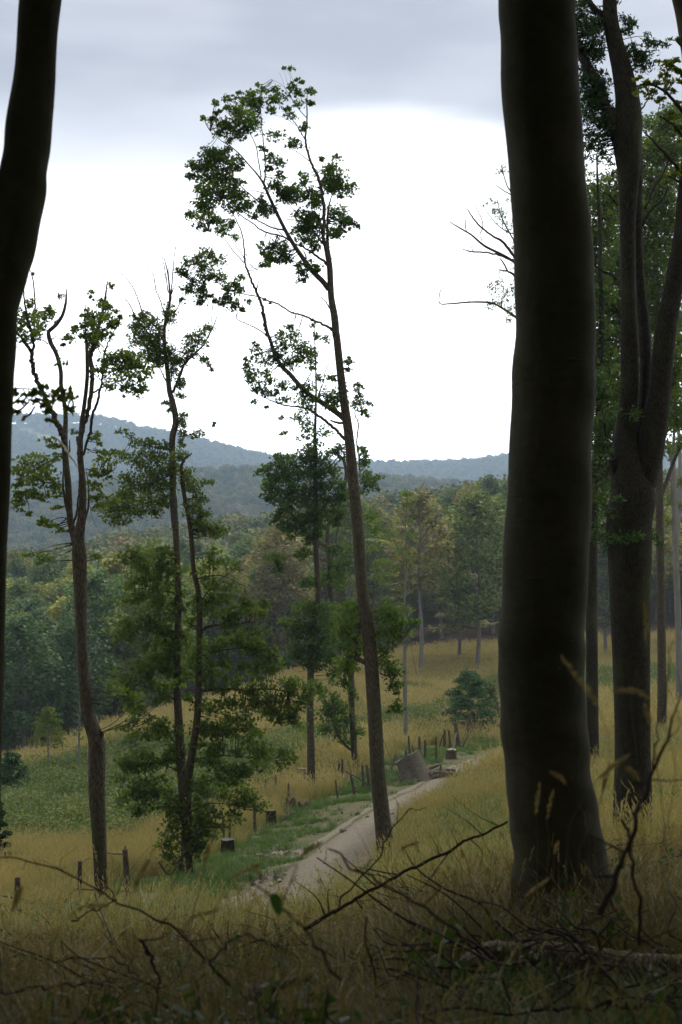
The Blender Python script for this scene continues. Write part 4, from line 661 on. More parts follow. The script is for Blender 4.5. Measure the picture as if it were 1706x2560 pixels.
ASHF = [(540, 150, 55, 44), (560, 230, 55, 44), (600, 190, 26, 50), (510, 270, 36, 34), (700, 350, 55, 34), (780, 390, 55, 44), (850, 360, 44, 30), (715, 270, 40, 12), (640, 420, 65, 44), (620, 520, 75, 50), (560, 400, 55, 34), (650, 480, 44, 44), (560, 470, 44, 50), (470, 30, 26, 12), (200, 150, 80, 70), (170, 290, 70, 70), (200, 420, 60, 50), (300, 300, 60, 70), (300, 450, 44, 50), (250, 620, 70, 50), (300, 760, 90, 50), (200, 820, 70, 70), (330, 850, 70, 70), (250, 950, 90, 70), (350, 1050, 70, 70), (280, 1160, 70, 70), (350, 1250, 50, 50), (150, 60, 60, 60), (280, 200, 70, 60), (170, 560, 30, 40), (180, 700, 30, 40)]
ASHG = [(350, 850, 90, 70), (330, 950, 80, 60), (300, 780, 60, 40), (430, 1060, 50, 24), (560, 1120, 90, 22), (640, 1110, 22, 12), (390, 1150, 50, 40), (330, 1850, 55, 44), (380, 1950, 70, 50), (250, 2150, 50, 50), (330, 2200, 80, 50), (430, 2150, 70, 50), (540, 2170, 80, 40), (640, 2150, 70, 30), (780, 2140, 50, 34), (820, 2200, 44, 26), (370, 1720, 44, 20), (450, 1850, 44, 50), (300, 2050, 50, 40), (390, 1350, 30, 24), (410, 1430, 24, 24), (310, 1000, 60, 30)]
t.blobs(xf(ASHF, *CF), .085, T_LANCE, cover=3.8, sprig=.2, up=.5, droop=.6, spread=.8)
t.blobs(xf([q for q in ASHG if 360 < q[0] < 700], *CG), .085, T_LANCE, cover=2.2, sprig=.2, up=.5, droop=.6, spread=.15, bright=.8, dep=d - .62)
t.blobs(xf(ASHG, *CG), .085, T_LANCE, cover=3.2, sprig=.2, up=.5, droop=.6, spread=.5, bright=.75)
g = np.random.default_rng(33)
t.blobs(xf(fill([(y_, [(120, 330)]) for y_ in range(20, 700, 75)] + [(y_, [(170, 400)]) for y_ in range(700, 1350, 75)] + [(y_, [(650, 720)]) for y_ in range(420, 620, 60)], 80, 70, g, .12), *CF), .085, T_LANCE, cover=2.0, sprig=.22, up=.5, droop=.6, bright=.3)
overhead(t, 1590, 0, d, 170, 7.0, 6.5, 16, .26, 30, 23, cdx=2.0)
t.finish('ash_tree', 'big furrowed ash forking into three dark stems right of the beech trunk', 'tree', 'bark_ash', 'ash')
# --- dense maple behind the beech trunk, bare limbs out to its left
d = 44.0; t = Traced(d, 10, .35)
QQ = lambda pts, s=5, **k: t.limb(xf([(a_, b_, w_ * 1.5 + 1.2) for a_, b_, w_ in pts], *C2), s, **k)
base = H((1395 - PW / 2) / FP * d, d); 
t.limb(root_pts(1395, 1900, 24, d, 1.2) + [(1395, 1750, 24), (1390, 1500, 22), (1385, 1200, 20), (1380, 950, 18), (1375, 760, 15), (1380, 600, 11), (1385, 450, 8), (1380, 300, 4)], 9)
t.limb([(1384, 1100, 14), (1440, 950, 13), (1520, 800, 11), (1580, 650, 9), (1620, 500, 6), (1640, 330, 3)], 7); t.limb([(1388, 1350, 12), (1460, 1200, 10), (1540, 1100, 8), (1620, 1000, 5)], 6)
t.limb([(1380, 850, 10), (1450, 700, 9), (1500, 560, 7), (1530, 430, 4)], 6); t.limb([(1378, 760, 10), (1340, 700, 9), (1292, 660, 8)], 6)
QQ([(960, 1300, 12), (880, 1250, 11), (800, 1205, 9), (740, 1170, 8), (660, 1130, 7), (600, 1080, 5), (550, 1050, 4), (500, 1020, 2)]); QQ([(850, 1235, 10), (800, 1185, 9), (745, 1112, 8), (700, 1085, 6), (640, 1040, 5), (605, 1000, 4), (580, 958, 2)])
QQ([(790, 1195, 7), (700, 1165, 5), (600, 1155, 4), (558, 1145, 2)]); QQ([(840, 1290, 9), (800, 1268, 8), (770, 1248, 6), (725, 1240, 3)], 4); QQ([(765, 1245, 5), (745, 1205, 4), (727, 1184, 2)], 4)
QQ([(960, 1540, 12), (870, 1500, 10), (800, 1455, 8), (740, 1415, 7), (690, 1392, 6), (600, 1388, 5), (500, 1396, 4), (453, 1392, 3), (457, 1335, 2), (476, 1324, 1)])
QQ([(840, 1200, 6), (790, 1100, 5), (740, 1000, 3), (718, 915, 1.5)], 3); QQ([(870, 1000, 7), (800, 905, 5), (768, 860, 4), (745, 790, 3), (738, 712, 1)], 3); QQ([(795, 905, 4), (740, 870, 3), (704, 845, 1)], 3); QQ([(640, 1075, 3), (652, 1040, 3), (640, 990, 2), (600, 920, 1)], 3); QQ([(576, 1060, 3), (572, 1030, 3), (576, 990, 1)], 3); QQ([(800, 1080, 4), (740, 1050, 3), (690, 1000, 2), (650, 940, 1)], 3)
QQ([(610, 1157, 3), (595, 1130, 1)], 3); QQ([(650, 1110, 3), (635, 1075, 1)], 3); QQ([(590, 1388, 2), (588, 1362, 1)], 3)
t.blobs(xf([(745, 780, 14, 30), (680, 930, 28, 12), (715, 975, 26, 16), (750, 975, 40, 20), (770, 1030, 36, 26), (785, 920, 22, 18), (790, 1140, 15, 26), (700, 1310, 28, 24), (750, 1350, 36, 44), (690, 1400, 28, 18), (770, 1420, 26, 34), (765, 1480, 20, 18), (790, 1340, 20, 40), (800, 860, 14, 24), (790, 1210, 12, 20), (735, 1300, 20, 20)], *C2), .11, T_LANCE, cover=1.7, up=.5, bright=.5)
g = np.random.default_rng(31)
rows = [(v, [(1395, 1706)]) for v in range(270, 1080, 26)]
bl = [q for q in fill(rows, 34, 26, g, .1) if not (q[1] < 420 and q[0] < 1600) and not (q[1] < 330 and q[0] < 1660)]
t.blobs(bl, .11, cover=1.7, spread=1.6, sprig=.42)
t.blobs(fill([(v, [(1440, 1560)]) for v in range(1080, 1240, 30)], 34, 26, g, .3), .11, cover=1.6)
t.finish('maple_tree', 'leafy maple hidden behind the beech trunk, bare grey limbs reaching out to its left', 'tree', 'bark_maple', 'maple2')
# --- second leafy tree filling the right edge
d = ground_d(1655, 1850); t = Traced(d, 14, .35)
t.limb(root_pts(1655, 1840, 24, d, 1.2) + [(1655, 1650, 22), (1650, 1300, 20), (1645, 1000, 18), (1640, 700, 15), (1640, 500, 10), (1645, 330, 4)], 8)
for q in ([(1650, 1100, 14), (1590, 950, 10), (1540, 820, 5)], [(1645, 900, 14), (1690, 760, 10), (1740, 640, 5)], [(1642, 720, 12), (1600, 600, 8), (1570, 480, 4)], [(1650, 1250, 12), (1700, 1120, 8), (1750, 1050, 4)]): t.limb(q, 5)
g = np.random.default_rng(32)
t.blobs([q for q in fill([(v, [(1590, 1720)]) for v in range(300, 1130, 30)] + [(v, [(1500, 1600)]) for v in range(480, 1050, 30)], 36, 30, g, .35)], .12, cover=1.05, spread=1.4)
t.finish('maple_tree', 'leafy tree seen between the stems of the forked ash and the right edge', 'tree', 'bark_maple', 'maple2')
# --- pale-barked trunk just right of the beech
d = ground_d(1482, 1925); print('pale', d); t = Traced(d, 11, .3)
GG = lambda pts, s=8, **k: t.limb(xf(pts, *CG), s, **k)
t.limb(root_pts(1482, 1915, 32, d, 1.2) + [(1481, 1760, 31), (1480, 1600, 30), (1480, 1450, 29)] + xf([(252, 2250, 92), (262, 1950, 90), (262, 1750, 84), (268, 1620, 82), (290, 1500, 84), (318, 1330, 82), (322, 1200, 82), (318, 1000, 70), (310, 800, 60), (330, 500, 50), (330, 100, 44)], *CG) + xf([(320, 2200, 40), (318, 1900, 34), (300, 1600, 24), (290, 1300, 12)], *CF), 10)
GG([(318, 1000, 40), (280, 900, 34), (250, 700, 26), (240, 400, 16)], 6); GG([(325, 1150, 24), (345, 1080, 18), (365, 900, 10)], 5)
t.blobs(xf([(320, 1020, 60, 40), (260, 900, 40, 60), (330, 500, 60, 60), (300, 300, 60, 60), (350, 700, 60, 50), (420, 620, 50, 60), (400, 420, 60, 50), (300, 100, 60, 70), (420, 100, 60, 60), (260, 650, 40, 50)], *CG), .12, cover=1.4)
t.finish('maple_tree', 'straight pale-barked trunk standing between the beech trunk and the forked ash', 'tree', 'bark_ash', 'maple')
# --- slim trees at the right edge
d = ground_d(1700, 1770); print('edge', d); t = Traced(d, 12, .3)
GG = lambda pts, s=6, **k: t.limb(xf(pts, *CG), s, **k)
t.limb(root_pts(1698, 1760, 17, d, 1.2) + [(1698, 1650, 16), (1694, 1500, 16)] + xf([(955, 2340, 52), (945, 2000, 50), (938, 1750, 48), (930, 1560, 44), (900, 1420, 36), (880, 1340, 24)], *CG), 7)
GG([(938, 1560, 30), (935, 1400, 26), (945, 1200, 24), (955, 1000, 18), (960, 700, 12), (980, 400, 6)]); GG([(955, 2300, 30), (985, 1900, 34), (990, 1500, 32), (970, 1200, 28), (945, 1000, 20), (965, 800, 12), (1000, 500, 6)])
t.blobs(xf([(960, 600, 50, 50), (980, 800, 40, 50), (960, 950, 40, 40), (975, 1250, 40, 40), (990, 1330, 30, 30), (960, 1150, 50, 24), (830, 1760, 50, 34), (880, 1850, 40, 40), (830, 1980, 50, 30), (900, 2010, 50, 24), (850, 1700, 40, 24), (980, 1700, 40, 40), (980, 1900, 40, 40), (760, 800, 30, 40), (750, 950, 24, 40), (960, 400, 50, 60), (940, 260, 50, 50)], *CG), .17, cover=1.3)
t.finish('young_tree', 'slim double-stemmed tree at the right edge, beyond the forked ash', 'tree', 'bark_far', 'maple2')
d = 17.0; t = Traced(d, 13, .3)
t.limb(root_pts(1830, 1900, 70, d, 1.3) + [(1825, 1500, 64), (1805, 1000, 60), (1780, 600, 56), (1750, 300, 50), (1715, 60, 44), (1690, -60, 40), (1640, -400, 34), (1600, -900, 20)], 12)
for q in ([(1768, 500, 22), (1710, 440, 12), (1660, 380, 8), (1610, 330, 4)], [(1755, 360, 18), (1700, 270, 10), (1640, 215, 6), (1580, 215, 3)], [(1740, 250, 14), (1700, 180, 8), (1660, 150, 5)], [(1735, 150, 10), (1690, 100, 5)], [(1762, 450, 14), (1700, 330, 8), (1650, 290, 4)], [(1790, 620, 18), (1730, 480, 10), (1670, 440, 4)]): t.limb(q, 5, lean=-.1)
t.blobs(xf([(960, 330, 55, 10), (900, 325, 20, 8), (940, 480, 60, 22), (850, 520, 65, 22), (790, 510, 30, 14), (980, 570, 36, 24), (880, 570, 60, 20), (820, 620, 60, 20), (740, 690, 60, 26), (680, 700, 50, 24), (650, 650, 30, 30), (860, 690, 60, 24), (960, 680, 50, 24), (680, 780, 60, 22), (760, 760, 50, 20), (920, 760, 60, 26), (840, 820, 60, 22), (980, 860, 36, 26), (700, 820, 40, 16), (940, 960, 60, 30), (890, 930, 30, 20), (970, 1060, 44, 24), (940, 1090, 30, 14), (960, 60, 16, 20), (980, 190, 26, 14), (930, 1470, 50, 30), (900, 1530, 44, 34), (980, 1400, 34, 30), (980, 620, 36, 20), (1000, 1180, 20, 40)], *CF), .07, T_OVAL, cover=2.7, sprig=.2, up=.65, droop=.2, flat=.25, spread=.7, bright=.65)
overhead(t, 1800, 0, d, 90, 5.0, 6.5, 13, .26, 30, 24, cdx=1.5)
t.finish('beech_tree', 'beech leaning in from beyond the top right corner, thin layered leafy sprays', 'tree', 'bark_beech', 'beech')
# ------------------------------------------------------------------ the forest on the facing slope
def canopy(seed, Ht=16.0, R=4.4, base=.38, n=4200, size=.42, lobes=20, limbs=True, tiers=False, airy=0.0):
    g = np.random.default_rng(seed); wood, crown = MB(), MB()
    k = 9; zs = np.linspace(-.6, Ht * .86, k); wx = np.cumsum(g.normal(0, .1, k)); wy = np.cumsum(g.normal(0, .1, k)); wx[:2] = wy[:2] = 0
    tube(wood, np.stack([wx, wy, zs], 1), np.interp(zs, [-.6, 0, .5, Ht], [.34, .27, .2, .03]), 7)
    cen, rad = [], []
    for i in range(lobes):
        f = (i + .5) / lobes; hz = Ht * (base + (1 - base) * f * .9); env = math.sin(min(1, .18 + f * .82) * math.pi) ** .6 if not tiers else (1.05 - f)
        a = i * 2.4 + g.uniform(-.5, .5); rr = R * env * g.uniform(.35, .72)
        c_ = np.array([math.cos(a) * rr, math.sin(a) * rr, hz]); cen.append(c_); rad.append(R * g.uniform(.34, .52) * (.75 + .25 * env))
        s0 = np.array([np.interp(hz - rr * .6, zs, wx), np.interp(hz - rr * .6, zs, wy), hz - rr * .6 - .4])
        A = spline(np.array([[*s0, .07], [*((s0 + c_) / 2 + [0, 0, .1]), .045], [*c_, .015]]), 3); tube(wood, A[:, :3], A[:, 3], 4, cap=False)
    for i in range(lobes):
        m = n // lobes; q = unit(g.normal(0, 1, (m, 3))); q *= g.uniform(.45 - airy * .4, 1.06, (m, 1)) ** .7
        fl = .30 if tiers else .72
        pts = cen[i] + q * np.array([rad[i] * (1.35 if tiers else 1), rad[i] * (1.35 if tiers else 1), rad[i] * fl])
        # break each lobe up into clumps
        ck = cen[i] + unit(g.normal(0, 1, (9, 3))) * np.array([rad[i], rad[i], rad[i] * fl]) * .85
        pull = ck[g.integers(0, 9, m)]; w = g.uniform(0, .6, (m, 1)); pts = pts * (1 - w) + pull * w
        leaves(crown, pts, size, T_MAPLE, .75 if not tiers else .88, .1, rnd=g.uniform(.25, .7))
    return wood.mesh('trunk', M['bark_far'], True), crown.mesh('crown', M['forest'])
VAR = [canopy(41, 16, 5.0, .3), canopy(42, 17, 4.6, .34), canopy(43, 15, 5.2, .25), canopy(44, 18, 3.6, .5), canopy(45, 15, 3.9, .22, tiers=True, lobes=18, n=3000), canopy(46, 16, 3.4, .5, n=1500, airy=.8)]
ROOTS = []
for w_, c_ in VAR:
    ROOTS.append((w_, c_))
PAL = {'dark green': (.050, .080, .024), 'blue-green': (.048, .084, .034), 'mid green': (.088, .118, .026), 'yellow-green': (.160, .158, .034), 'olive': (.150, .136, .038), 'rust-brown': (.135, .11, .044), 'pale cream': (.26, .23, .11)}
FLABEL = {'dark green': 'dark green broadleaf tree in the forest on the slope across the field', 'blue-green': 'bluish green broadleaf tree low in the hollow of the far forest', 'mid green': 'mid green broadleaf tree in the forest across the field', 'yellow-green': 'yellow-green broadleaf tree in the forest across the field', 'olive': 'olive drought-dulled tree in the forest across the field', 'rust-brown': 'rust-brown drying tree in the forest across the field', 'pale cream': 'pale cream flowering-looking tree in the middle of the forest slope'}
def forest_tree(var, x, y, s, rz, kind, label=None, sz=None, name='broadleaf_tree'):
    if not label:
        uu_ = float(proj(np.array([x]), np.array([y]))[0][0])
        where = ('in the hollow near the left edge' if uu_ < 90 else 'in the hollow left of the kinked trunk' if uu_ < 180 else 'right beside the kinked trunk' if uu_ < 260 else 'left behind the bushy maple' if uu_ < 350 else 'straight behind the bushy maple stems' if uu_ < 450 else 'right behind the bushy maple' if uu_ < 550 else 'between the bushy maple and the straight tree' if uu_ < 650 else 'behind the straight dark-crowned tree' if uu_ < 790 else 'just right of the leaning maple' if uu_ < 930 else 'left of the pale edge trunks' if uu_ < 1040 else 'left against the beech trunk' if uu_ < 1190 else 'behind the beech trunk' if uu_ < 1380 else 'around the forked ash' if uu_ < 1500 else 'at the right edge')
        level = 'lowest row of the forest' if y < 155 else 'low in the forest' if y < 180 else 'lower middle of the slope' if y < 205 else 'middle of the slope' if y < 225 else 'upper slope' if y < 245 else 'highest on the slope'
        label = '%s tree %s, %s' % (kind, where, level); grp = True
    else: grp = False
    r = empty(name, (x, y, float(H(x, y)) - .1), rz); r.scale = (s, s, s * (sz or 1))
    tag(r, label, 'tree', 'trees of the forest slope' if grp else None)
    for nm, me in zip(('trunk', 'crown'), VAR[var]):
        o = bpy.data.objects.new(nm, me); COL.objects.link(o); o.parent = r
        cc = np.array(PAL[kind]) * RNG.uniform(.85, 1.18); o.color = (*cc, 1) if nm == 'crown' else (1, 1, 1, 1)
    return r
g = np.random.default_rng(77); spots = []
for y in np.arange(128, 560, 6.6):
    for x in np.arange(-.33 * y, .33 * y, 7.4):
        px_, py_ = x + g.uniform(-2.9, 2.9), y + g.uniform(-2.9, 2.9); spots.append((px_, py_))
sx, sy = np.array(spots).T
zn = zones(sx, sy); u_, v_ = proj(sx, sy)
edge_ok = (zn == 2)
far_edge = np.interp(u_, [0, 200, 560, 700, 850, 1000, 1150, 1568], [122, 126, 160, 180, 194, 203, 206, 202])
edge_ok &= sy > far_edge
keep = edge_ok & (sy < 540)
cand = np.array([(a, b) for a, b, k in zip(sx, sy, keep) if k])
# nearest ones in view are trees of their own, the rest is far-off wood
inview = np.abs(cand[:, 0]) < cand[:, 1] * .255
order = np.argsort(np.where(inview, cand[:, 1], 1e6)); ind = set(order[:262].tolist())
def kind_at(x, y):
    u, v = proj(np.array([x]), np.array([y])); u = float(u[0]); r = g.uniform() + (float(_n2(np.array([x]), np.array([y]), 34, 17)[0]) - .5) * .9
    if y > 225 and u < 700: ks = ['mid green', 'olive', 'yellow-green', 'mid green', 'dark green', 'rust-brown']
    elif u < 560 and y < 300: ks = ['blue-green', 'blue-green', 'dark green', 'mid green', 'yellow-green']
    elif u < 700: ks = ['dark green', 'mid green', 'mid green', 'yellow-green', 'olive', 'rust-brown']
    else: ks = ['dark green', 'mid green', 'yellow-green', 'olive', 'yellow-green', 'mid green', 'rust-brown']
    return ks[int(np.clip(r, 0, .999) * len(ks))]
for i in sorted(ind):
    x, y = cand[i]; k = kind_at(x, y); uu = float(proj(np.array([x]), np.array([y]))[0][0])
    tier = uu > 820 and y < 240 and g.uniform() < .75
    forest_tree(4 if tier else int(g.integers(0, 4)), x, y, g.uniform(.8, 1.2) * (1.12 if y > 200 else 1.05), g.uniform(0, 6.28), k if not (tier and k == 'rust-brown') else 'olive')
# trees of the forest edge that the picture shows one by one
for (u, v, s, var, k, lab) in [(968, 1552, 1.28, 5, 'rust-brown', 'pale-trunked brownish tree at the forest edge, behind the slim grey tree'), (1098, 1543, 1.32, 0, 'mid green', 'tall pale-trunked green tree at the forest edge above the dark bush'), (1056, 1522, 1.15, 4, 'olive', 'pale leaning tree at the forest edge, second from the beech trunk'),
        (606, 1575, 1.0, 1, 'mid green', 'pale-trunked tree on the crest of the dry field, furthest left of its row'), (690, 1540, 1.0, 5, 'mid green', 'thin pale tree at the crest of the dry field behind the straight tree'), (660, 1552, .95, 3, 'blue-green', 'dark slender tree at the crest of the dry field'),
        (1515, 1500, 1.2, 5, 'olive', 'pale thin-crowned tree between the forked ash and the right edge'), (1392, 1512, 1.1, 4, 'dark green', 'dark tiered tree seen between the beech and the ash'),
        (90, 1640, .9, 2, 'blue-green', 'bluish round tree low in the hollow at the left'), (240, 1640, .62, 5, 'olive', 'half-bare straggly tree in the hollow at the left')]:
    p = hd(u, v); forest_tree(var, p[0], p[1], s, u * .7, k, lab)
# small trees and bushes standing in the field
def bush(name, u, v, wpx, hpx, nleaf, size, mat, label, cat, trunk_frac=.0, seed=1, trunk_w=.06, flat=.8, wood='bark_far', up=.6, tmpl=T_OVAL):
    g = np.random.default_rng(seed); p = hd(u, v); px = FP / p[1]; R = wpx * K / px / 2; Hh = hpx * K / px
    root = empty(name, tuple(p)); tag(root, label, cat); wd, cr = MB(), MB(); tf = trunk_frac
    A = spline(np.array([[p[0], p[1], p[2] - .2, trunk_w], [p[0] + g.normal(0, .05), p[1], p[2] + Hh * .5, trunk_w * .7], [p[0] + g.normal(0, .1), p[1], p[2] + Hh * .97, .012]]), 5); tube(wd, A[:, :3], A[:, 3], 6)
    nl = 26
    for i in range(nl):
        f = (i + .5) / nl; hz = Hh * (tf + (1 - tf) * f); e = (1 - f) ** .55 * (1 if f > .12 else .8)
        a = i * 2.4 + g.uniform(-.4, .4); rr = R * e * g.uniform(.45, .9); c_ = np.array([p[0] + math.cos(a) * rr, p[1] + math.sin(a) * rr, p[2] + hz])
        s0 = np.array([p[0], p[1], p[2] + max(.1, hz - rr * .5)]); tube(wd, [s0, (s0 + c_) / 2 + [0, 0, .04], c_], [trunk_w * .35, trunk_w * .22, .006], 4, cap=False)
        leaves(cr, sprig_points(c_, R * (.42 - .16 * f), nleaf // nl, flat * .5), size, tmpl, up, .1, rnd=g.uniform(.2, .75))
    link('trunk', wd.mesh('trunk', M[wood], True), root); link('crown', cr.mesh('crown', M[mat]), root); return root
bush('bush', 1078, 1688, 150, 146, 9500, .17, 'shrub', 'dense dark green conical bush in the field behind the fence', 'bush', seed=3)
bush('bush', 1128, 1660, 70, 90, 2200, .2, 'bramble', 'looser green bush beside the dense conical bush, against the beech trunk', 'bush', seed=4)
bush('young_tree', 112, 1775, 92, 150, 1500, .16, 'beech', 'small orange-brown tree with a bare stem on the dry crest', 'tree', trunk_frac=.42, seed=5)
bush('sapling', 181, 1785, 40, 245, 420, .14, 'shrub', 'thin tall sapling just left of the kinked trunk', 'tree', trunk_frac=.35, seed=6, trunk_w=.07)
bush('bush', 26, 1830, 110, 100, 3200, .17, 'shrub', 'dark rounded bush at the left edge of the green slope', 'bush', seed=7)
bush('bush', -4, 1990, 70, 150, 2600, .13, 'shrub', 'dark leafy bush cut by the left edge beside the forked trunk', 'bush', seed=8)
bush('bush', 300, 1735, 80, 45, 1500, .16, 'bramble', 'low green bush on the crest behind the kinked trunk', 'bush', seed=9)
p = hd(247, 1668); A = MB(); tube(A, [p - [0, 0, .3], p + [0.02, 0, 1.0], p + [.05, 0, 1.9]], [.14, .11, .03], 6); o = link('snag', A.mesh('snag', M['wood_grey'], True)); tag(o, 'short broken grey snag on the dry crest at the left', 'dead tree')
# ------------------------------------------------------------------ scatter helper (countless things only)
def make_tree(pts):
    tr = bpy.data.node_groups.new('scatter', 'GeometryNodeTree')
    tr.interface.new_socket('Geometry', in_out='INPUT', socket_type='NodeSocketGeometry'); tr.interface.new_socket('Geometry', in_out='OUTPUT', socket_type='NodeSocketGeometry')
    gi, go = tr.nodes.new('NodeGroupInput'), tr.nodes.new('NodeGroupOutput')
    ci = tr.nodes.new('GeometryNodeCollectionInfo'); ci.inputs[0].default_value = pts; ci.inputs[1].default_value = True; ci.inputs[2].default_value = True
    io = tr.nodes.new('GeometryNodeInstanceOnPoints'); io.inputs['Pick Instance'].default_value = True
    def attr(nm, typ):
        a = tr.nodes.new('GeometryNodeInputNamedAttribute'); a.data_type = typ; a.inputs[0].default_value = nm; return a.outputs[0]
    tr.links.new(gi.outputs[0], io.inputs['Points']); tr.links.new(ci.outputs[0], io.inputs['Instance'])
    tr.links.new(attr('idx', 'INT'), io.inputs['Instance Index']); tr.links.new(attr('scl', 'FLOAT_VECTOR'), io.inputs['Scale'])
    er = tr.nodes.new('FunctionNodeEulerToRotation'); tr.links.new(attr('rot', 'FLOAT_VECTOR'), er.inputs[0]); tr.links.new(er.outputs[0], io.inputs['Rotation'])
    tr.links.new(io.outputs[0], go.inputs[0]); return tr
def scatter(name, protos, P_, rot, scl, idx, label, cat):
    pc = bpy.data.collections.new(name + '_kinds')
    for i, me in enumerate(protos):
        o = bpy.data.objects.new('%s_%02d' % (name, i), me); pc.objects.link(o)
        if me.materials[0] is M['forest']: o.color = (.05, .07, .025, 1)
    me = bpy.data.meshes.new(name); me.vertices.add(len(P_)); me.vertices.foreach_set('co', np.asarray(P_, float).ravel())
    me.attributes.new('rot', 'FLOAT_VECTOR', 'POINT').data.foreach_set('vector', np.asarray(rot, float).ravel())
    if np.ndim(scl) == 1: scl = np.stack([scl] * 3, 1)
    me.attributes.new('scl', 'FLOAT_VECTOR', 'POINT').data.foreach_set('vector', np.asarray(scl, float).ravel())
    me.attributes.new('idx', 'INT', 'POINT').data.foreach_set('value', np.asarray(idx, np.int32))
    o = bpy.data.objects.new(name, me); COL.objects.link(o)
    md = o.modifiers.new('scatter', 'NODES'); md.node_group = make_tree(pc)
    tag(o, label, cat, kind='stuff'); return o
# far-off wood: the rest of the slope, the middle ridge and the far ridge
def far_crown(seed, n, size, Ht=14., R=4.6):
    g = np.random.default_rng(seed); mb = MB()
    for i in range(9):
        a = i * 2.4; rr = R * .5 * (i > 0) * g.uniform(.6, 1); c_ = np.array([math.cos(a) * rr, math.sin(a) * rr, Ht * g.uniform(.45, .78)]); rad = R * g.uniform(.4, .6)
        q = unit(g.normal(0, 1, (n // 9, 3))) * g.uniform(.6, 1.02, (n // 9, 1)); q[:, 2] = np.abs(q[:, 2]) * 1.1 - .35
        leaves(mb, c_ + q * rad, size, T_MAPLE, .7, .1, rnd=g.uniform(.1, .9))
    tube(mb, [[0, 0, -1], [0, 0, Ht * .6]], [.2, .12], 4, r=.5, cap=False)
    return mb.mesh('far_crown', M['far'])
fc = [far_crown(i + 60, 900, .75) for i in range(4)] + [far_crown(i + 70, 260, 1.5) for i in range(3)]
rest = np.array([cand[i] for i in range(len(cand)) if i not in ind]); n = len(rest)
def fpts(y0, y1, st, wfac, rng):
    o = []
    y = y0
    while y < y1:
        for x in np.arange(-wfac * y, wfac * y, st): o.append((x + rng.uniform(-.45, .45) * st, y + rng.uniform(-.45, .45) * st))
        y += st * .95
    return np.array(o)
mid = fpts(545, 1420, 9.5, .3, g); mid = mid[(mid[:, 1] > 900) | (mid[:, 1] < 620)]; far = fpts(2000, 2900, 13, .3, g)
uf, vf = proj(far[:, 0], far[:, 1]); far = far[~((uf > -10) & (uf < 150) & (np.abs(vf - 1010 - (uf - 60) * .25) < 22 * _n2(far[:, 0], far[:, 1], 60, 4)))]
allp = np.vstack([rest, mid, far]); nn = len(allp)
ix = np.r_[g.integers(0, 4, n + len(mid)), g.integers(4, 7, len(far))]
sc = np.r_[g.uniform(1.15, 1.6, n), g.uniform(.9, 1.5, len(mid)), g.uniform(1.0, 1.9, len(far))]
scatter('forest', fc, np.column_stack([allp, H(allp[:, 0], allp[:, 1]) - .3]), np.column_stack([np.zeros(nn), np.zeros(nn), g.uniform(0, 6.28, nn)]), sc, ix, 'woods covering the far ridges and the back of the slope, blue with distance', 'woods')
# the wood the camera stands in, behind and beside it
wp = []
for y in np.arange(-26, 14, 4.6):
    for x in np.arange(-27, 28, 5.2):
        a, b = x + g.uniform(-1.6, 1.6), y + g.uniform(-1.6, 1.6)
        if b > -2.2 and abs(a) < max(5.2, b * .26 + 6.4): continue
        if math.hypot(a, b) < 2.4: continue
        wp.append((a, b))
wp = np.array(wp); m = len(wp)
def join_proto(i, col_):
    o = far_crown(200 + i, 4200, .42, 13, 4.4); return o
wk = [join_proto(i, None) for i in range(3)]
scatter('woods', wk, np.column_stack([wp, H(wp[:, 0], wp[:, 1])]), np.column_stack([np.zeros(m), np.zeros(m), g.uniform(0, 6.28, m)]), g.uniform(.85, 1.2, m), g.integers(0, 3, m), 'shady wood standing behind and beside the viewpoint', 'woods')
# ------------------------------------------------------------------ grass and undergrowth
def blade(mb, x, y, h, w, lean, az, curl, r, head=None, hmb=None, seg=4):
    dx, dy = math.cos(az), math.sin(az); sx_, sy_ = -dy * w, dx * w; L_, Rr = [], []
    tw = random.uniform(-.8, .8)
    for i in range(seg + 1):
        f = i / seg; off = lean * h * f + curl * h * f * f; z = h * (f - .28 * abs(curl) * f * f * f)
        k = (1 - f ** 1.6) * .5 + .03; cx, cy = x + dx * off, y + dy * off
        c2, s2 = math.cos(tw * f), math.sin(tw * f); ax, ay = sx_ * c2 - sy_ * s2, sx_ * s2 + sy_ * c2
        L_ += [(cx - ax * k, cy - ay * k, z), (cx + ax * k, cy + ay * k, z)]
    mb.add(L_, [[2 * i, 2 * i + 1, 2 * i + 3, 2 * i + 2] for i in range(seg)], r)
    return cx, cy, z, dx, dy
def plume(mb, p, dirv, ln, w, r, n=18, fine=1.0):
    """a grass seed head: a spindle of small spikelets along a drooping axis"""
    p = np.array(p, float); d = unit(np.array(dirv, float)); C_, D_ = [], []
    for i in range(n):
        f = (i + .5) / n; q = p + d * ln * f + np.array([0, 0, -.25 * ln * f * f]); rad = w * math.sin(math.pi * min(1, f * .9 + .12)) ** .8
        o = np.random.default_rng(i + int(abs(p[0]) * 1e4) % 997).normal(0, 1, 3); C_.append(q + unit(o) * rad * .55); D_.append(d + unit(o) * .35)
    C_ = np.array(C_); k = len(C_)
    D = np.array(D_); nrm = unit(RNG.normal(0, 1, (k, 3))); dd = unit(D); s = unit(np.cross(nrm, dd)); L2 = ln / n * 2.4; W2 = w * .75
    V = np.stack([C_ - dd * L2 * .5, C_ + s * W2 * .5, C_ + dd * L2 * .6, C_ - s * W2 * .5], 1)
    mb.add(V.reshape(-1, 3), np.arange(4 * k).reshape(k, 4), np.repeat(np.clip(r + RNG.normal(0, .15, k), 0, 1), 4))
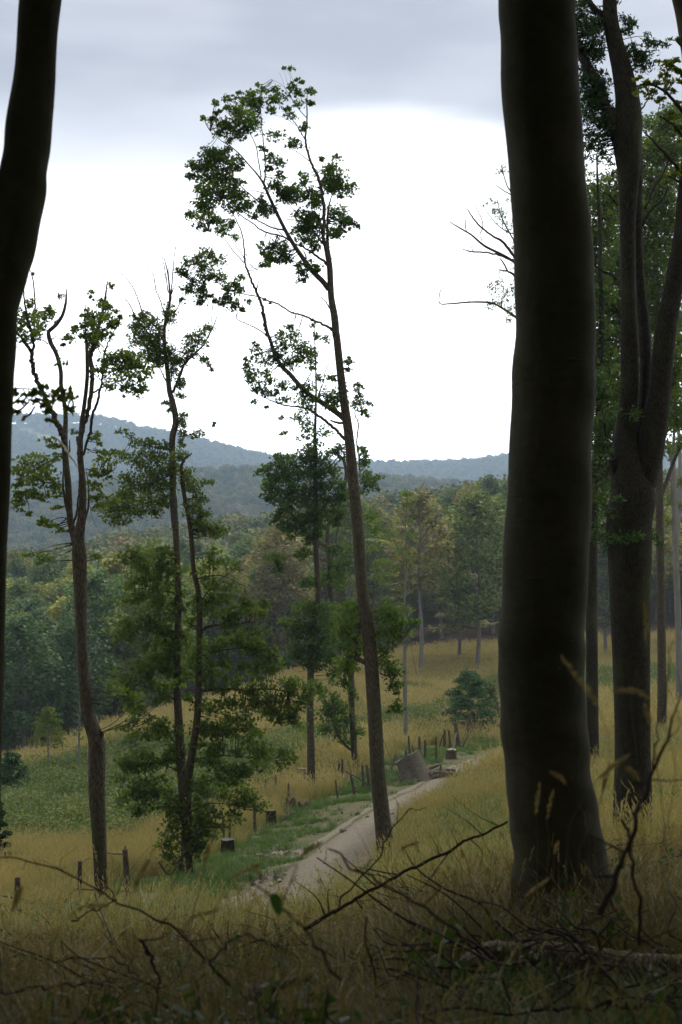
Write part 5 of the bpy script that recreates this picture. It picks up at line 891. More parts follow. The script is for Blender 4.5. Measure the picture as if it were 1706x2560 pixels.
def tuft(seed, n, h, w, rad, mat, heads=0, lean=.18, curl=.35, seg=4, hw=.009, hl=.13, hn=10):
    random.seed(seed); mb = MB()
    for i in range(n):
        a = random.uniform(0, 6.28); rr = rad * math.sqrt(random.random()); az = a + random.uniform(-.9, .9); hh = h * random.uniform(.55, 1.05)
        isH = i < heads
        e = blade(mb, math.cos(a) * rr, math.sin(a) * rr, hh * (1.25 if isH else 1), w * (.5 if isH else random.uniform(.7, 1.2)), lean * random.uniform(.2, 1.4), az, curl * random.uniform(.1, 1.5) * (.5 if isH else 1), random.uniform(.15, .85), seg=seg)
        if isH: plume(mb, (e[0], e[1], e[2] - .02), (e[3] * .5, e[4] * .5, 1), hl * random.uniform(.8, 1.2), hw, random.uniform(.75, 1), n=hn)
    return mb.mesh('tuft', M[mat])
def herb(seed, n, h, rad, size, mat, tmpl=T_OVAL):
    g = np.random.default_rng(seed); mb = MB(); st = max(3, n // 9)
    for i in range(st):
        a = g.uniform(0, 6.28); rr = rad * math.sqrt(g.uniform()); b = np.array([math.cos(a) * rr * .6, math.sin(a) * rr * .6, 0]); tp = np.array([math.cos(a) * rr, math.sin(a) * rr, h * g.uniform(.5, 1)])
        tube(mb, [b, (b + tp) / 2 + [0, 0, .03], tp], [.004, .003, .002], 3, r=.2, cap=False)
        f = g.uniform(.2, 1, (n // st, 1)); leaves(mb, b + (tp - b) * f + g.normal(0, size * .7, (n // st, 3)), size, tmpl, .7, .15, rnd=g.uniform(.2, .8))
    return mb.mesh('herb', M[mat])
g = np.random.default_rng(99)
def region(y0, y1, dens, wfac=.30, x0=1.5):
    """random points over the ground between two distances, density per square metre"""
    area = (y1 - y0) * (wfac * (y0 + y1) + 2 * x0); n = int(area * dens)
    y = np.sqrt(g.uniform(y0 ** 2, y1 ** 2, n)); x = g.uniform(-1, 1, n) * (wfac * y + x0); return x, y
def lay(name, protos, x, y, smin, smax, label, cat, sink=.02, tilt=.12, hvar=None, wind=0.0):
    n = len(x); z = H(x, y) - sink; s = g.uniform(smin, smax, n)
    scl = np.stack([s, s, s * (g.uniform(.8, 1.25, n) if hvar is None else hvar)], 1)
    rot = np.stack([g.normal(0, tilt, n), g.normal(wind, tilt, n), g.uniform(0, 6.28, n) * (1 if wind == 0 else .25)], 1)
    return scatter(name, protos, np.stack([x, y, z], 1), rot, scl, g.integers(0, len(protos), n), label, cat)
goldT = [tuft(100 + i, 34, .5, .011, .17, 'gold', heads=9, lean=.15, curl=.3, hw=.012, hl=.13, hn=7, seg=3) for i in range(5)]
goldF = [tuft(110 + i, 26, .62, .03, .34, 'gold', heads=6, lean=.18, curl=.3, seg=2, hw=.035, hl=.2, hn=4) for i in range(4)]
greenT = [tuft(120 + i, 30, .26, .009, .14, 'green', lean=.3, curl=.6, seg=3) for i in range(4)]
greenL = [tuft(125 + i, 34, .42, .012, .2, 'green', lean=.3, curl=.6, seg=3) for i in range(3)]
shadeT = [tuft(130 + i, 42, .36, .0065, .16, 'shade', heads=5, lean=.4, curl=.75, seg=5, hw=.008, hl=.11, hn=16) for i in range(6)]
brm = [herb(140 + i, 150, .75, .62, .11, 'bramble') for i in range(4)]
hrb = [herb(150 + i, 60, .32, .22, .05, 'herb') for i in range(4)]
# ------------------------------------------------------------------ fence posts
PXY = []
def post(u, vb, vt, w, du, label, mat='wood_post', crop=CD, split=False):
    x0, y0, s = crop; ub, vb_, vt_ = x0 + u * s, y0 + vb * s, y0 + vt * s
    p = hit(ub, vb_ + .38 * FP / max(30, hit(ub, vb_)[1])); d = p[1]; hgt = (EYE - (vt_ - PH / 2) / FP * d) - p[2]; ww = w * s / FP * d / 2; lx = du * s / FP * d; mb = MB(); rs = np.random.default_rng(int(u * 7 + vb))
    ww = max(ww * 1.05, .042)
    PXY.append((p[0], p[1], d))
    pts = [p + [0, 0, -.3], p + [lx * .1, 0, hgt * .15], p + [lx * .5, rs.normal(0, .03), hgt * .55], p + [lx, rs.normal(0, .04), hgt]]
    tube(mb, pts, [ww * 1.05, ww, ww * .95, ww * .8], 7, lump=.2)
    if rs.uniform() < .6: tube(mb, [pts[3] - [ww * .3, 0, .04], pts[3] + [ww * .3, 0, .09]], [ww * .45, ww * .1], 5)
    o = link('fence_post', mb.mesh('fence_post', M[mat], True)); tag(o, label, 'fence post', 'posts of the broken fence'); return o, pts
PO = [(57, 1290, 1200, 12, 0, 'thin fence post standing right behind the rotten twin stumps'), (388, 1130, 1050, 15, 0, 'left one of two fence posts side by side, right of the straight tree'), (408, 1120, 1040, 14, 0, 'right one of two fence posts side by side, right of the straight tree'),
      (487, 1220, 1140, 18, -22, 'stout fence post leaning left, nearest to the leaning maple\'s left side branch litter'), (547, 1195, 1080, 15, -8, 'fence post left of a close pair beside the leaning maple'), (588, 1195, 1080, 20, -20, 'fence post touching the left side of the leaning maple in view'), (378, 1245, 1180, 11, -14, 'short fence post leaning left amid the brushwood'),
      (830, 1070, 985, 18, -6, 'dark fence post rising behind the big tilted stump'), (850, 990, 890, 13, -8, 'tall thin fence post at the foot of the slim grey tree'), (890, 1018, 950, 10, -24, 'thin stake leaning left behind the big tilted stump'), (913, 1012, 900, 18, 0, 'upright fence post, second right of the slim grey tree'),
      (950, 1002, 915, 16, 0, 'dark stout fence post, third right of the slim grey tree'), (1022, 1015, 895, 13, 0, 'dark thin fence post standing alone in golden grass'), (1042, 935, 878, 10, 26, 'short stake leaning right, next to a broad post'), (1077, 925, 848, 18, 0, 'broad fence post, left of the tall broken one'),
      (1116, 945, 850, 14, -12, 'reddish fence post leaning left towards a broad one', ), (1168, 925, 800, 26, -22, 'tallest broken fence post, split and dark, at the bend of the fence'), (1228, 880, 785, 14, 0, 'reddish upright fence post carrying the end of a rail'), (1290, 860, 732, 18, -22, 'red-brown fence post leaning left in front of the conical bush'),
      (1368, 830, 718, 13, -18, 'grey fence post leaning left at the right of the conical bush'), (1437, 790, 668, 14, -18, 'last fence post before the beech trunk hides the fence'), (162, 1190, 1108, 15, 2, 'fence post with a short pale board nailed across its top')]
for q in PO: o, pts = post(*q, mat='wood_rot' if any(w_ in q[5] for w_ in ('reddish', 'red-brown')) else 'wood_post')
bd = MB(); e = pts[3]; tube(bd, [e + [-.3, 0, .02], e + [.16, 0, .02]], [.05, .045], 4); link('board', bd.mesh('board', M['wood_pale']), o)
for q in [(878, 1940, 1780, 18, -4, 'tall grey fence post behind the square stump'), (703, 2012, 1925, 16, -6, 'left of two fence posts directly behind the near round stump'), (736, 2016, 1940, 15, 0, 'right of two fence posts directly behind the near round stump'), (995, 1738, 1670, 14, 0, 'short fence post in the green growth left of the straight tree'), (938, 1745, 1690, 10, 0, 'small thin fence post deepest in the green growth')]: post(*q, crop=CC)
for q in [(184, 2062, 1978, 10, 0, 'slim fence post left of the kinked trunk'), (297, 2062, 1952, 14, -9, 'near fence post right of the kinked trunk, wire stub at its top'), (44, 2098, 2018, 15, -4, 'weathered fence post nearest the left edge')]: post(*q, crop=C0)
def clear(x, y):
    """thinner grass on the near side of each fence post"""
    m = np.zeros(len(x), bool)
    for a_, b_, d_ in PXY: m |= (np.abs(x - a_ * y / b_) < .35) & (y > b_ - 2.6) & (y < b_ + .2)
    return m & (g.uniform(0, 1, len(x)) < .75)
# tall dry grass, near part (fine blades) and far part (coarser tufts)
x, y = region(16, 62, 15); z = zones(x, y); rt = path_dist(x, y)
gn = _n2(x, y, 3.2, 21) * .6 + _n2(x, y, 1.1, 22) * .4
k = ((z == 0) | ((z == 5) & (y > 14))) & ((gn < .55) | (rt < 0) & (y > 30) | (g.uniform(0, 1, len(x)) < .3)) & ~clear(x, y); lay('grass', goldT, x[k], y[k], .8, 1.25, 'tall golden dry grass on both sides of the track', 'grass', wind=.14)
k2 = (z == 0) & ~k; lay('grass', greenL, x[k2], y[k2], .8, 1.4, 'patches of green grass within the dry grass right of the track', 'grass')
x, y = region(58, 192, 5.5); z = zones(x, y); gn = _n2(x, y, 7, 25) * .6 + _n2(x, y, 2.4, 26) * .4
k = ((z == 0) & (gn < .72)) | ((z == 2) & (y < 150) & (g.uniform(0, 1, len(x)) < .12)); k &= ~clear(x, y); lay('grass', goldF, x[k], y[k], .75, 1.35, 'golden dry grass over the far field and its crest', 'grass', wind=.1)
k = (z == 0) & (gn >= .72); lay('undergrowth', brm, x[k][::2], y[k][::2], .5, .9, 'low green growth in hollows of the dry field', 'undergrowth')
x, y = region(30, 150, 2.6, .32); z = zones(x, y); k = z == 1
lay('undergrowth', brm, x[k], y[k], .7, 1.45, 'green bramble and nettle growth filling the hollow beyond the fence', 'undergrowth', sink=.1)
x, y = region(30, 90, 7, .32); z = zones(x, y); k = (z == 1) & (g.uniform(0, 1, len(x)) < .45)
lay('grass', greenL, x[k], y[k], 1.2, 2.3, 'green grass standing among the brambles', 'grass')
x, y = region(26, 110, 26, .26); z = zones(x, y); pd = path_dist(x, y); k = (z == 3) & (_n2(x, y, 1.3, 31) * .5 + _n2(x, y, .5, 33) * .5 > .40 + .2 * (np.abs(pd) < 2.1))
lay('grass', greenT, x[k], y[k], .6, 1.25, 'short green grass along the edges of the track', 'grass')
# the shaded foreground bank
x, y = region(3.4, 19, 46, .34, 1.0); k = (y > 4.4) | (g.uniform(0, 1, len(x)) < .5)
k &= _n2(x, y, .9, 41) * .6 + _n2(x, y, 2.6, 42) * .4 > .3
open_ = lambda x, y: (x > .35) & (y > 5.2) & (y < 8.75)
k &= ~(open_(x, y) & (g.uniform(0, 1, len(x)) < .93))
lay('grass', shadeT, x[k], y[k], .65, 1.15, 'curled half-dry woodland grass in the dark foreground', 'grass', wind=.1, tilt=.2)
x, y = region(3.2, 17, 15, .34, 1.0); k = (_n2(x, y, 1.2, 45) > .42) & ~(open_(x, y) & (g.uniform(0, 1, len(x)) < .88))
x2, y2 = region(8.75, 11.5, 28, .3, 1.0); k3 = (x2 > .3); lay('grass', [tuft(170 + i, 40, .62, .007, .16, 'shade', heads=5, lean=.35, curl=.8, seg=5, hw=.008, hl=.11, hn=16) for i in range(3)], x2[k3], y2[k3], .7, 1.15, 'taller shaded grass crowding the foot of the beech trunk', 'grass', tilt=.2)
lay('undergrowth', hrb, x[k], y[k], .7, 1.5, 'small leafy weeds low in the foreground', 'undergrowth')
strw = [tuft(180 + i, 16, .62, .010, .12, 'straw', heads=4, lean=.5, curl=1.0, seg=7, hw=.010, hl=.13, hn=20) for i in range(5)]
x, y = region(4.6, 22, 5.5, .32, 1.0); k = (_n2(x, y, 1.5, 61) > .35) & ~(open_(x, y) & (g.uniform(0, 1, len(x)) < .97))
lay('grass', strw, x[k], y[k], .6, 1.2, 'pale bent straw stems arching over the foreground grass', 'grass', tilt=.2)
# litter of twigs in the foreground
tws = []
for i in range(5):
    mb = MB(); random.seed(300 + i)
    for j in range(5):
        q = np.cumsum(np.array([[random.uniform(-.2, .2), random.uniform(-.2, .2), .05]] + [[random.uniform(.05, .16), random.uniform(-.08, .08), random.uniform(-.02, .07)] for _ in range(4)]), 0)
        tube(mb, spline(np.column_stack([q, np.linspace(.006, .002, 5)]), 3)[:, :3], spline(np.column_stack([q, np.linspace(.006, .002, 5)]), 3)[:, 3], 4)
    tws.append(mb.mesh('twigs', M['twig']))
x, y = region(4, 20, 2.6, .32, 1); lay('twig_litter', tws, x, y, .7, 1.7, 'brushwood twigs lying in the foreground grass', 'twigs', sink=-.12, tilt=.3)
# stones and chips along the verge
def chip(seed):
    g2 = np.random.default_rng(seed); mb = MB(); a = np.linspace(0, 6.28, 7)[:-1]; r1 = g2.uniform(.06, .13, 6); r2 = r1 * g2.uniform(.6, .85, 6)
    V = [(math.cos(t_) * q, math.sin(t_) * q * .6, 0) for t_, q in zip(a, r1)] + [(math.cos(t_) * q, math.sin(t_) * q * .6, .06 + g2.uniform(-.015, .015)) for t_, q in zip(a, r2)]
    mb.add(V, [[i, (i + 1) % 6, 6 + (i + 1) % 6, 6 + i] for i in range(6)], .5); mb.add(V[6:], [[0, 1, 2, 3], [0, 3, 4, 5]], .5); return mb.mesh('chip', M['wood_grey'] if seed % 3 else M['wood_pale'])
chips = [chip(i) for i in range(6)]
ctr = [hd(642, 1962), hd(600, 1975), hd(700, 1905), hd(625, 2030), hd(845, 1885)]; cx, cy = [], []
for q, n_ in zip(ctr, (34, 26, 14, 22, 8)):
    cx += list(q[0] + g.normal(0, .55, n_)); cy += list(q[1] + g.normal(0, 1.3, n_))
lay('wood_debris', chips, np.array(cx), np.array(cy), .5, 1.5, 'pale bark chips and stones strewn on the verge', 'debris', sink=0, tilt=.25)
def stick(name, pts, label, cat, mat='twig', group=None, sides=5, side_twigs=0, seed=0, leaf=False):
    """pts: (x, y, distance, width px) in overview units"""
    rs = np.random.default_rng(seed); q = np.array([[*P(u * K, v * K, d_), w_ * K / FP * d_ / 2] for u, v, d_, w_ in pts])
    if len(q) > 4:
        r0 = q; q = resample(q, np.linalg.norm(q[-1, :3] - q[0, :3]) / 16); q[1:-1, :3] += rs.normal(0, 1, (len(q) - 2, 3)) * r0[0, 1] * .0010
    A = spline(q, 3)
    if len(A) > 6: A[1:-1, :3] += rs.normal(0, 1, (len(A) - 2, 3)) * A[1:-1, 3:4] * .2
    mb = MB(); tube(mb, A[:, :3], A[:, 3], sides, lump=.12)
    for i in range(side_twigs):
        k = rs.integers(2, len(A) - 1); dr = unit(rs.normal(0, 1, 3) + np.array([0, 0, .5])); ln = rs.uniform(.08, .3) * q[0, 1] / 6
        B = spline(np.array([[*A[k, :3], A[k, 3] * .5], [*(A[k, :3] + dr * ln * .5 + rs.normal(0, .03, 3)), A[k, 3] * .3], [*(A[k, :3] + dr * ln + rs.normal(0, .05, 3)), A[k, 3] * .12]]), 3)
        tube(mb, B[:, :3], B[:, 3], 4)
    o = link(name, mb.mesh(name, M[mat], True)); tag(o, label, cat, group); return o
p1, p2 = hd(233, 2062), hd(297, 2062); d_ = p2[1]
stick('rail', [(238, 1958, d_, 3), (262, 1962, d_, 3.5), (292, 1962, d_, 4)], 'thin rail between the kinked trunk and the near fence post', 'rail', 'wood_grey')
d_ = hd(1125, 1840)[1]
for nm, pp, lb in (('rail', [(1157, 1808), (1190, 1803), (1232, 1806)], 'short sagging rail joining two posts at the bend of the fence'), ('rail', [(1296, 857), (1330, 856), (1366, 856)], 'low grey rail lying level right of the red-brown post'), ('rail', [(1367, 860), (1400, 856), (1440, 858)], 'low rail running on to the beech trunk')):
    if pp[0][1] > 1000: pp = [(a_, b_ - 1012) for a_, b_ in pp]
    w0 = hit(700 + pp[0][0] * .3827, 1500 + 895 * .3827)[1]
    stick(nm, [((700 + a_ * .3827) / K, (1500 + b_ * .3827) / K, w0, 4) for a_, b_ in pp], lb, 'rail', 'wood_grey')
for pp, lb, mt in (([(1130, 985), (1142, 925), (1156, 865)], 'pale broken plank leaning right against the tallest post', 'wood_pale'), ([(725, 1120), (742, 1060), (758, 1010)], 'stake leaning right, left half of a crossed pair before the big stump', 'wood_grey'), ([(782, 1118), (770, 1070), (757, 1005)], 'stake leaning left, right half of a crossed pair before the big stump', 'wood_grey'), ([(232, 1260), (238, 1200), (244, 1158)], 'stake at the right foot of the straight tree, left of three', 'wood_grey'), ([(268, 1240), (262, 1190), (254, 1148)], 'pale stake at the right foot of the straight tree, middle of three', 'wood_pale'), ([(318, 1250), (300, 1200), (282, 1155)], 'stake leaning left at the right foot of the straight tree', 'wood_grey')):
    ww = hit(700 + pp[0][0] * .3827, 1500 + (pp[0][1] + 6) * .3827)[1]
    stick('stake', [((700 + a_ * .3827) / K, (1500 + (b_ + (10 if i == 0 else 0)) * .3827) / K, ww, 5 - i) for i, (a_, b_) in enumerate(pp)], lb, 'stake', mt)
# ------------------------------------------------------------------ stumps
def stump(u, vb, w, h, label, mat='wood_grey', crop=CD, tilt=(0, 0), seed=0, rough=.1, roots=True, name='tree_stump', flare=.42):
    x0, y0, s = crop; ub, vb_ = x0 + u * s, y0 + vb * s; p = hit(ub, vb_); d = p[1]; R = w * s / FP * d / 2; Hh = h * s / FP * d; g2 = np.random.default_rng(seed + 5)
    root = empty(name, tuple(p)); tag(root, label, 'tree stump'); ns, rows_ = 28, 9; V = []; a = np.linspace(0, 2 * np.pi, ns, endpoint=False)
    ph = g2.uniform(0, 6.28, 4); lob = .10 * np.sin(a * 3 + ph[0]) + .07 * np.sin(a * 5 + ph[1]) + .04 * np.sin(a * 9 + ph[2])
    for j in range(rows_):
        f = j / (rows_ - 1); rr = R * (1 + flare * (1 - f) ** 2.2) * (1 + lob * (1.6 - f)); zz_ = -.25 + (Hh + .25) * f
        V += [(p[0] + math.cos(t_) * q + tilt[0] * Hh * f, p[1] + math.sin(t_) * q + tilt[1] * Hh * f, p[2] + zz_ + (math.cos(t_) * q * -tilt[0] * .9 + math.sin(t_) * q * -tilt[1] * .9) * f ** 2 + (rough * R * math.sin(t_ * 4 + ph[3]) * (f > .99))) for t_, q in zip(a, rr)]
    idx = np.arange(ns * rows_).reshape(rows_, ns); F = np.stack([idx[:-1], np.roll(idx[:-1], -1, 1), np.roll(idx[1:], -1, 1), idx[1:]], -1).reshape(-1, 4)
    mb = MB(); mb.add(V, F)
    if roots:
        for k_ in range(5):
            t_ = g2.uniform(0, 6.28); q0 = p + [math.cos(t_) * R * .8, math.sin(t_) * R * .8, .12 * Hh]; q1 = p + [math.cos(t_) * R * 1.9, math.sin(t_) * R * 1.9, -.1]; q1[2] = float(H(q1[0], q1[1])) - .04
            tube(mb, [q0, (q0 + q1) / 2 + [0, 0, -.03], q1], [R * .26, R * .17, R * .07], 7)
    link('stump_body', mb.mesh('stump_body', M[mat], True), root)
    top = np.array(V[-ns:]); c_ = top.mean(0) + [0, 0, .01]; tb = MB(); tv = np.vstack([top + [0, 0, .004], c_ + (top - c_) * .5 + [0, 0, g2.uniform(-.01, .015)], c_])
    tb.add(tv, [[i, (i + 1) % ns, ns + (i + 1) % ns, ns + i] for i in range(ns)]); tb.add(tv, [[ns + i, ns + (i + 1) % ns, 2 * ns] for i in range(ns)])
    link('cut_face', tb.mesh('cut_face', M['wood_grey' if mat != 'wood_rot' else 'wood_pale' if seed == 2 else 'wood_rot']), root); return root, p, R, Hh
r_, p, R, Hh = stump(925, 1178, 150, 150, 'big grey tilted stump with torn roots beside the track', tilt=(-.62, .2), seed=1, rough=.06, flare=.75)
rt = MB()
for i in range(15):
    a0 = p + [R * RNG.uniform(.3, 1.0), RNG.uniform(-.4, .4), RNG.uniform(.05, .4)]; a1 = a0 + [RNG.uniform(.5, 1.5), RNG.uniform(-.3, .3), RNG.uniform(-.2, .22)]; a1[2] = max(a1[2], float(H(a1[0], a1[1])) + .04)
    tube(rt, [a0, (a0 + a1) / 2 + RNG.normal(0, .06, 3), a1], [.11, .08, .04], 7, lump=.2)
for i in range(16):
    c_ = p + [R + RNG.uniform(.2, 1.4), RNG.uniform(-.3, .3), 0]; c_[2] = float(H(c_[0], c_[1])) + RNG.uniform(.02, .25); q = RNG.normal(0, .16, 3); tube(rt, [c_, c_ + q], [.08, .03], 6, lump=.3)
link('root_plate', rt.mesh('root_plate', M['wood_grey'], True), r_)
stump(1122, 1040, 62, 62, 'dark small stump with a pale cut top between the big stump and the fence bend', 'wood_rot', seed=2)
stump(70, 1385, 66, 88, 'rotten brown stump, the taller of two touching, left of the track', 'wood_rot', seed=3, rough=.35)
stump(150, 1370, 66, 42, 'low broken stump on the right of the taller rotten one', 'wood_rot', seed=4, rough=.3)
stump(968, 1950, 54, 78, 'square-cut stump with mossy sides, between the two near fence posts and the rotten stump', 'bark_ash', crop=CC, seed=5, rough=.02)
stump(722, 2120, 74, 86, 'round stump nearest the viewer on the left verge', 'bark_ash', crop=CC, seed=6, rough=.02)
def log(name, pts, label, mat, cat='log', sides=14, stubs=0, seed=1):
    rs = np.random.default_rng(seed); root = empty(name, tuple(P(pts[0][0] * K, pts[0][1] * K, pts[0][2]))); tag(root, label, cat)
    q = np.array([[*P(u * K, v * K, d_), w_ * K / FP * d_ / 2] for u, v, d_, w_ in pts]); A = spline(q, 8); mb = MB(); tube(mb, A[:, :3], A[:, 3] * (1 + rs.normal(0, .04, len(A))), sides, lump=.18); link('wood', mb.mesh('wood', M[mat], True), root)
    if stubs:
        sb = MB()
        for i in range(stubs):
            k = rs.integers(3, len(A) - 3); dr = unit(np.array([rs.normal(0, .6), rs.normal(0, .3), rs.uniform(-1, .6)])); tube(sb, [A[k, :3], A[k, :3] + dr * A[k, 3] * 2.2, A[k, :3] + dr * A[k, 3] * 4 + rs.normal(0, .02, 3)], [A[k, 3] * .4, A[k, 3] * .25, A[k, 3] * .1], 6)
        link('branch_stub', sb.mesh('branch_stub', M[mat], True), root)
    return root
x, y = region(5, 8.6, 30, .34, 1.0); k = open_(x, y); lay('grass', greenT, x[k], y[k], .5, .9, 'short green grass in front of the rotting log', 'grass')
d_ = hd(1395, 1716)[1]; log('log', [(1376, 1702, d_, 17), (1398, 1702, d_, 18), (1430, 1704, d_, 17)], 'cut grey log lying behind the beech trunk, left of the ash', 'wood_grey')
log('log', [(1058, 2262, 8.3, 44), (1076, 2232, 8.3, 60), (1110, 2197, 8.35, 60), (1160, 2186, 8.35, 54), (1240, 2192, 8.3, 54), (1330, 2202, 8.2, 56), (1430, 2218, 8.1, 62), (1560, 2228, 8.0, 70), (1700, 2236, 8.0, 70)], 'thick rotting log lying across the bottom right, its end bent down', 'wood_log', stubs=4)
log('log', [(540, 2310, 7.4, 18), (575, 2295, 7.4, 24), (625, 2272, 7.4, 22), (670, 2256, 7.4, 18), (712, 2250, 7.4, 8)], 'short dark broken limb lying in grass at the bottom centre', 'bark_dead', stubs=2, seed=3)
# brushwood
def S6(*pts): return [((853 + a_ * .544) / K, (1600 + b_ * .544) / K) for a_, b_ in pts]
def S5(*pts): return [((a_ * .544) / K, (1600 + b_ * .544) / K) for a_, b_ in pts]
def dw(uv, d0, d1, w0, w1): n_ = len(uv); return [(u, v, d0 + (d1 - d0) * i / (n_ - 1), w0 + (w1 - w0) * i / (n_ - 1)) for i, (u, v) in enumerate(uv)]
stick('fallen_branch', dw(S6((-170, 1330), (-60, 1270), (0, 1238), (130, 1150), (250, 1090), (400, 1020), (480, 970), (560, 925), (650, 890), (765, 835)), 9.2, 9.9, 10, 5), 'long dark fallen branch propped up against the foot of the beech trunk', 'branch', side_twigs=11, seed=1, sides=7)
stick('fallen_branch', dw(S6((-30, 1260), (0, 1212), (100, 1080), (180, 1000), (230, 870), (300, 790), (395, 768)), 10.2, 10.6, 5, 2), 'thin forked branch rising in front of the leaning maple foot', 'branch', side_twigs=8, seed=2)
stick('fallen_branch', dw(S6((-60, 960), (0, 988), (60, 1050), (200, 1120), (370, 1230), (520, 1330), (640, 1410), (690, 1460)), 4.6, 4.9, 4, 9), 'blurred arching twig dropping from the track towards the big log', 'branch', side_twigs=5, seed=3)
stick('fallen_branch', dw(S6((1190, 1260), (1230, 1180), (1300, 1000), (1350, 830), (1400, 680), (1450, 560), (1500, 440), (1560, 260)), 4.3, 4.4, 17, 4), 'dark upright bramble stem before the forked ash', 'branch', side_twigs=6, seed=4, sides=7)
stick('fallen_branch', dw(S6((1432, 600), (1445, 470), (1480, 330), (1505, 180), (1528, 0)), 4.35, 4.3, 6, 2), 'thin upper side shoot of the dark stem before the ash', 'branch', seed=5)
stick('fallen_branch', dw(S6((1290, 830), (1320, 880), (1345, 1090), (1378, 1180), (1370, 1400)), 4.6, 4.8, 7, 9), 'kinked dark stem right of the upright bramble stem', 'branch', side_twigs=3, seed=6)
stick('fallen_branch', dw(S5((-20, 1000), (60, 998), (140, 1012), (260, 1050), (380, 1110), (490, 1165), (620, 1230), (740, 1280), (850, 1350), (930, 1450), (1000, 1530), (1060, 1590), (1110, 1620)), 6.0, 6.6, 2.5, 8), 'long arching dark twig sweeping from the left edge down to the bottom centre', 'branch', side_twigs=9, seed=7)
stick('fallen_branch', dw(S5((1150, 1080), (1215, 1150), (1290, 1235), (1400, 1320), (1450, 1400), (1500, 1480), (1568, 1560)), 3.8, 3.9, 4, 8), 'slim arching twig carrying one green leaf', 'branch', side_twigs=2, seed=8)
lf = MB(); c_ = P(635 * K, 2078 * K, 3.8); a = np.linspace(0, 2 * np.pi, 18, endpoint=False)
V = [c_ + np.array([math.sin(t_) * .016 * (1 - .3 * math.cos(t_)) + .006 * math.cos(t_), .012 * abs(math.sin(t_)), math.cos(t_) * -.03]) for t_ in a]; V = np.vstack([V, c_ + [0, .006, 0]]); lf.add(V, [[i, (i + 1) % 18, 18] for i in range(18)], .62)
o = link('leaf', lf.mesh('leaf', M['ash'])); tag(o, 'single oval green leaf hanging blurred in front of the track', 'leaf')
for k_, (uv, d0, d1, w0, w1, lb) in enumerate([
    (S5((640, 1380), (690, 1440), (720, 1520), (735, 1620), (780, 1700)), 6.2, 6.4, 9, 5, 'stout crooked dead stem standing in the middle of the left foreground'),
    (S5((940, 1480), (1000, 1440), (1090, 1370), (1130, 1350), (1210, 1380), (1310, 1420)), 6.5, 6.8, 5, 3, 'hooked dead twig arching above the short broken limb'),
    (S5((0, 1620), (130, 1605), (270, 1590), (400, 1580), (560, 1560)), 6.0, 6.6, 7, 4, 'dead branch lying level near the bottom left corner'),
    (S5((250, 1480), (330, 1460), (440, 1460), (560, 1480), (640, 1560)), 7.0, 7.3, 3, 4, 'thin arched twig low in the left foreground'),
    (S5((330, 1290), (450, 1240), (530, 1200), (480, 1100), (440, 1040)), 8.5, 8.8, 4, 2, 'forked twig leaning at the foot of the kinked trunk'),
    (S5((730, 1020), (780, 1080), (830, 1000), (870, 950)), 30, 30.3, 4, 3, 'crossed dark sticks at the foot of the bushy maple'),
    (S6((460, 1700), (560, 1690), (700, 1720), (900, 1700), (1050, 1690), (1230, 1680), (1400, 1690)), 5.6, 5.8, 8, 10, 'long pale dead branch lying along the bottom edge at the right'),
    (S6((740, 1560), (770, 1640), (800, 1690)), 5.6, 5.7, 7, 4, 'dead stem sticking out below the big log'),
    (S6((1000, 1300), (1080, 1380), (1200, 1520), (1300, 1620)), 4.8, 5.0, 7, 9, 'dark crooked twig lying slantwise over the big log'),
    (S6((120, 1270), (110, 1380), (150, 1500), (160, 1640)), 6.4, 6.5, 4, 5, 'thin upright dead stem in the bottom centre')]):
    stick('fallen_branch', dw(uv, d0, d1, w0, w1), lb, 'branch', side_twigs=4, seed=20 + k_)
for k_, (pp, lb) in enumerate([([(440, 1245), (520, 1238), (600, 1243)], 'bleached branch lying level at the left of the leaning maple'), ([(600, 1240), (540, 1180), (430, 1120)], 'curved dark branch rising from the bleached one beside the leaning maple'), ([(1160, 965), (1190, 980), (1220, 995)], 'dark stick poking right out of the small pale-topped stump'), ([(1170, 880), (1230, 885), (1285, 925)], 'arched thin twig at the bend of the fence'), ([(780, 1195), (800, 1180), (830, 1160)], 'little fork of twigs at the left foot of the big tilted stump'), ([(0, 1450), (50, 1410), (100, 1385)], 'broken slanting branch below the rotten twin stumps'), ([(850, 528), (900, 520), (945, 512)], 'fallen pale stem in the dry field behind the slim grey tree')]):
    dd_ = hit(700 + pp[0][0] * .3827, 1500 + pp[0][1] * .3827 + 4)[1]
    stick('dead_branch', [((700 + a_ * .3827) / K, (1500 + b_ * .3827) / K, dd_ - .1, 4.5 - i) for i, (a_, b_) in enumerate(pp)], lb, 'branch', 'wood_grey' if k_ in (0, 5, 6) else 'bark_dead', side_twigs=4, seed=40 + k_)
p = hd(1530, 1700); bp = MB(); rs = np.random.default_rng(3)
for i in range(70):
    a0 = p + [rs.normal(0, .9), rs.normal(0, .6), rs.uniform(0, .5)]; dr = unit(rs.normal(0, 1, 3) * [1, 1, .4]); tube(bp, [a0 - dr * .5, a0 + dr * .5], [.03, .015], 4)
tag(link('brush_pile', bp.mesh('brush_pile', M['wood_rot'])), 'reddish pile of brushwood at the right edge beyond the ash', 'brush pile')
p = hd(120, 2140); bp = MB()
for i in range(80):
    a0 = p + [rs.normal(0, .5), rs.normal(0, .5), rs.uniform(.1, .4)]; dr = unit(rs.normal(0, 1, 3) * [1, 1, .5]); tube(bp, [a0 - dr * .3, a0, a0 + dr * .3 + [0, 0, -.05]], [.012, .01, .004], 4)
tag(link('brush_pile', bp.mesh('brush_pile', M['wood_rot'])), 'reddish-brown heap of dead fern and twigs left of the kinked trunk foot', 'brush pile')
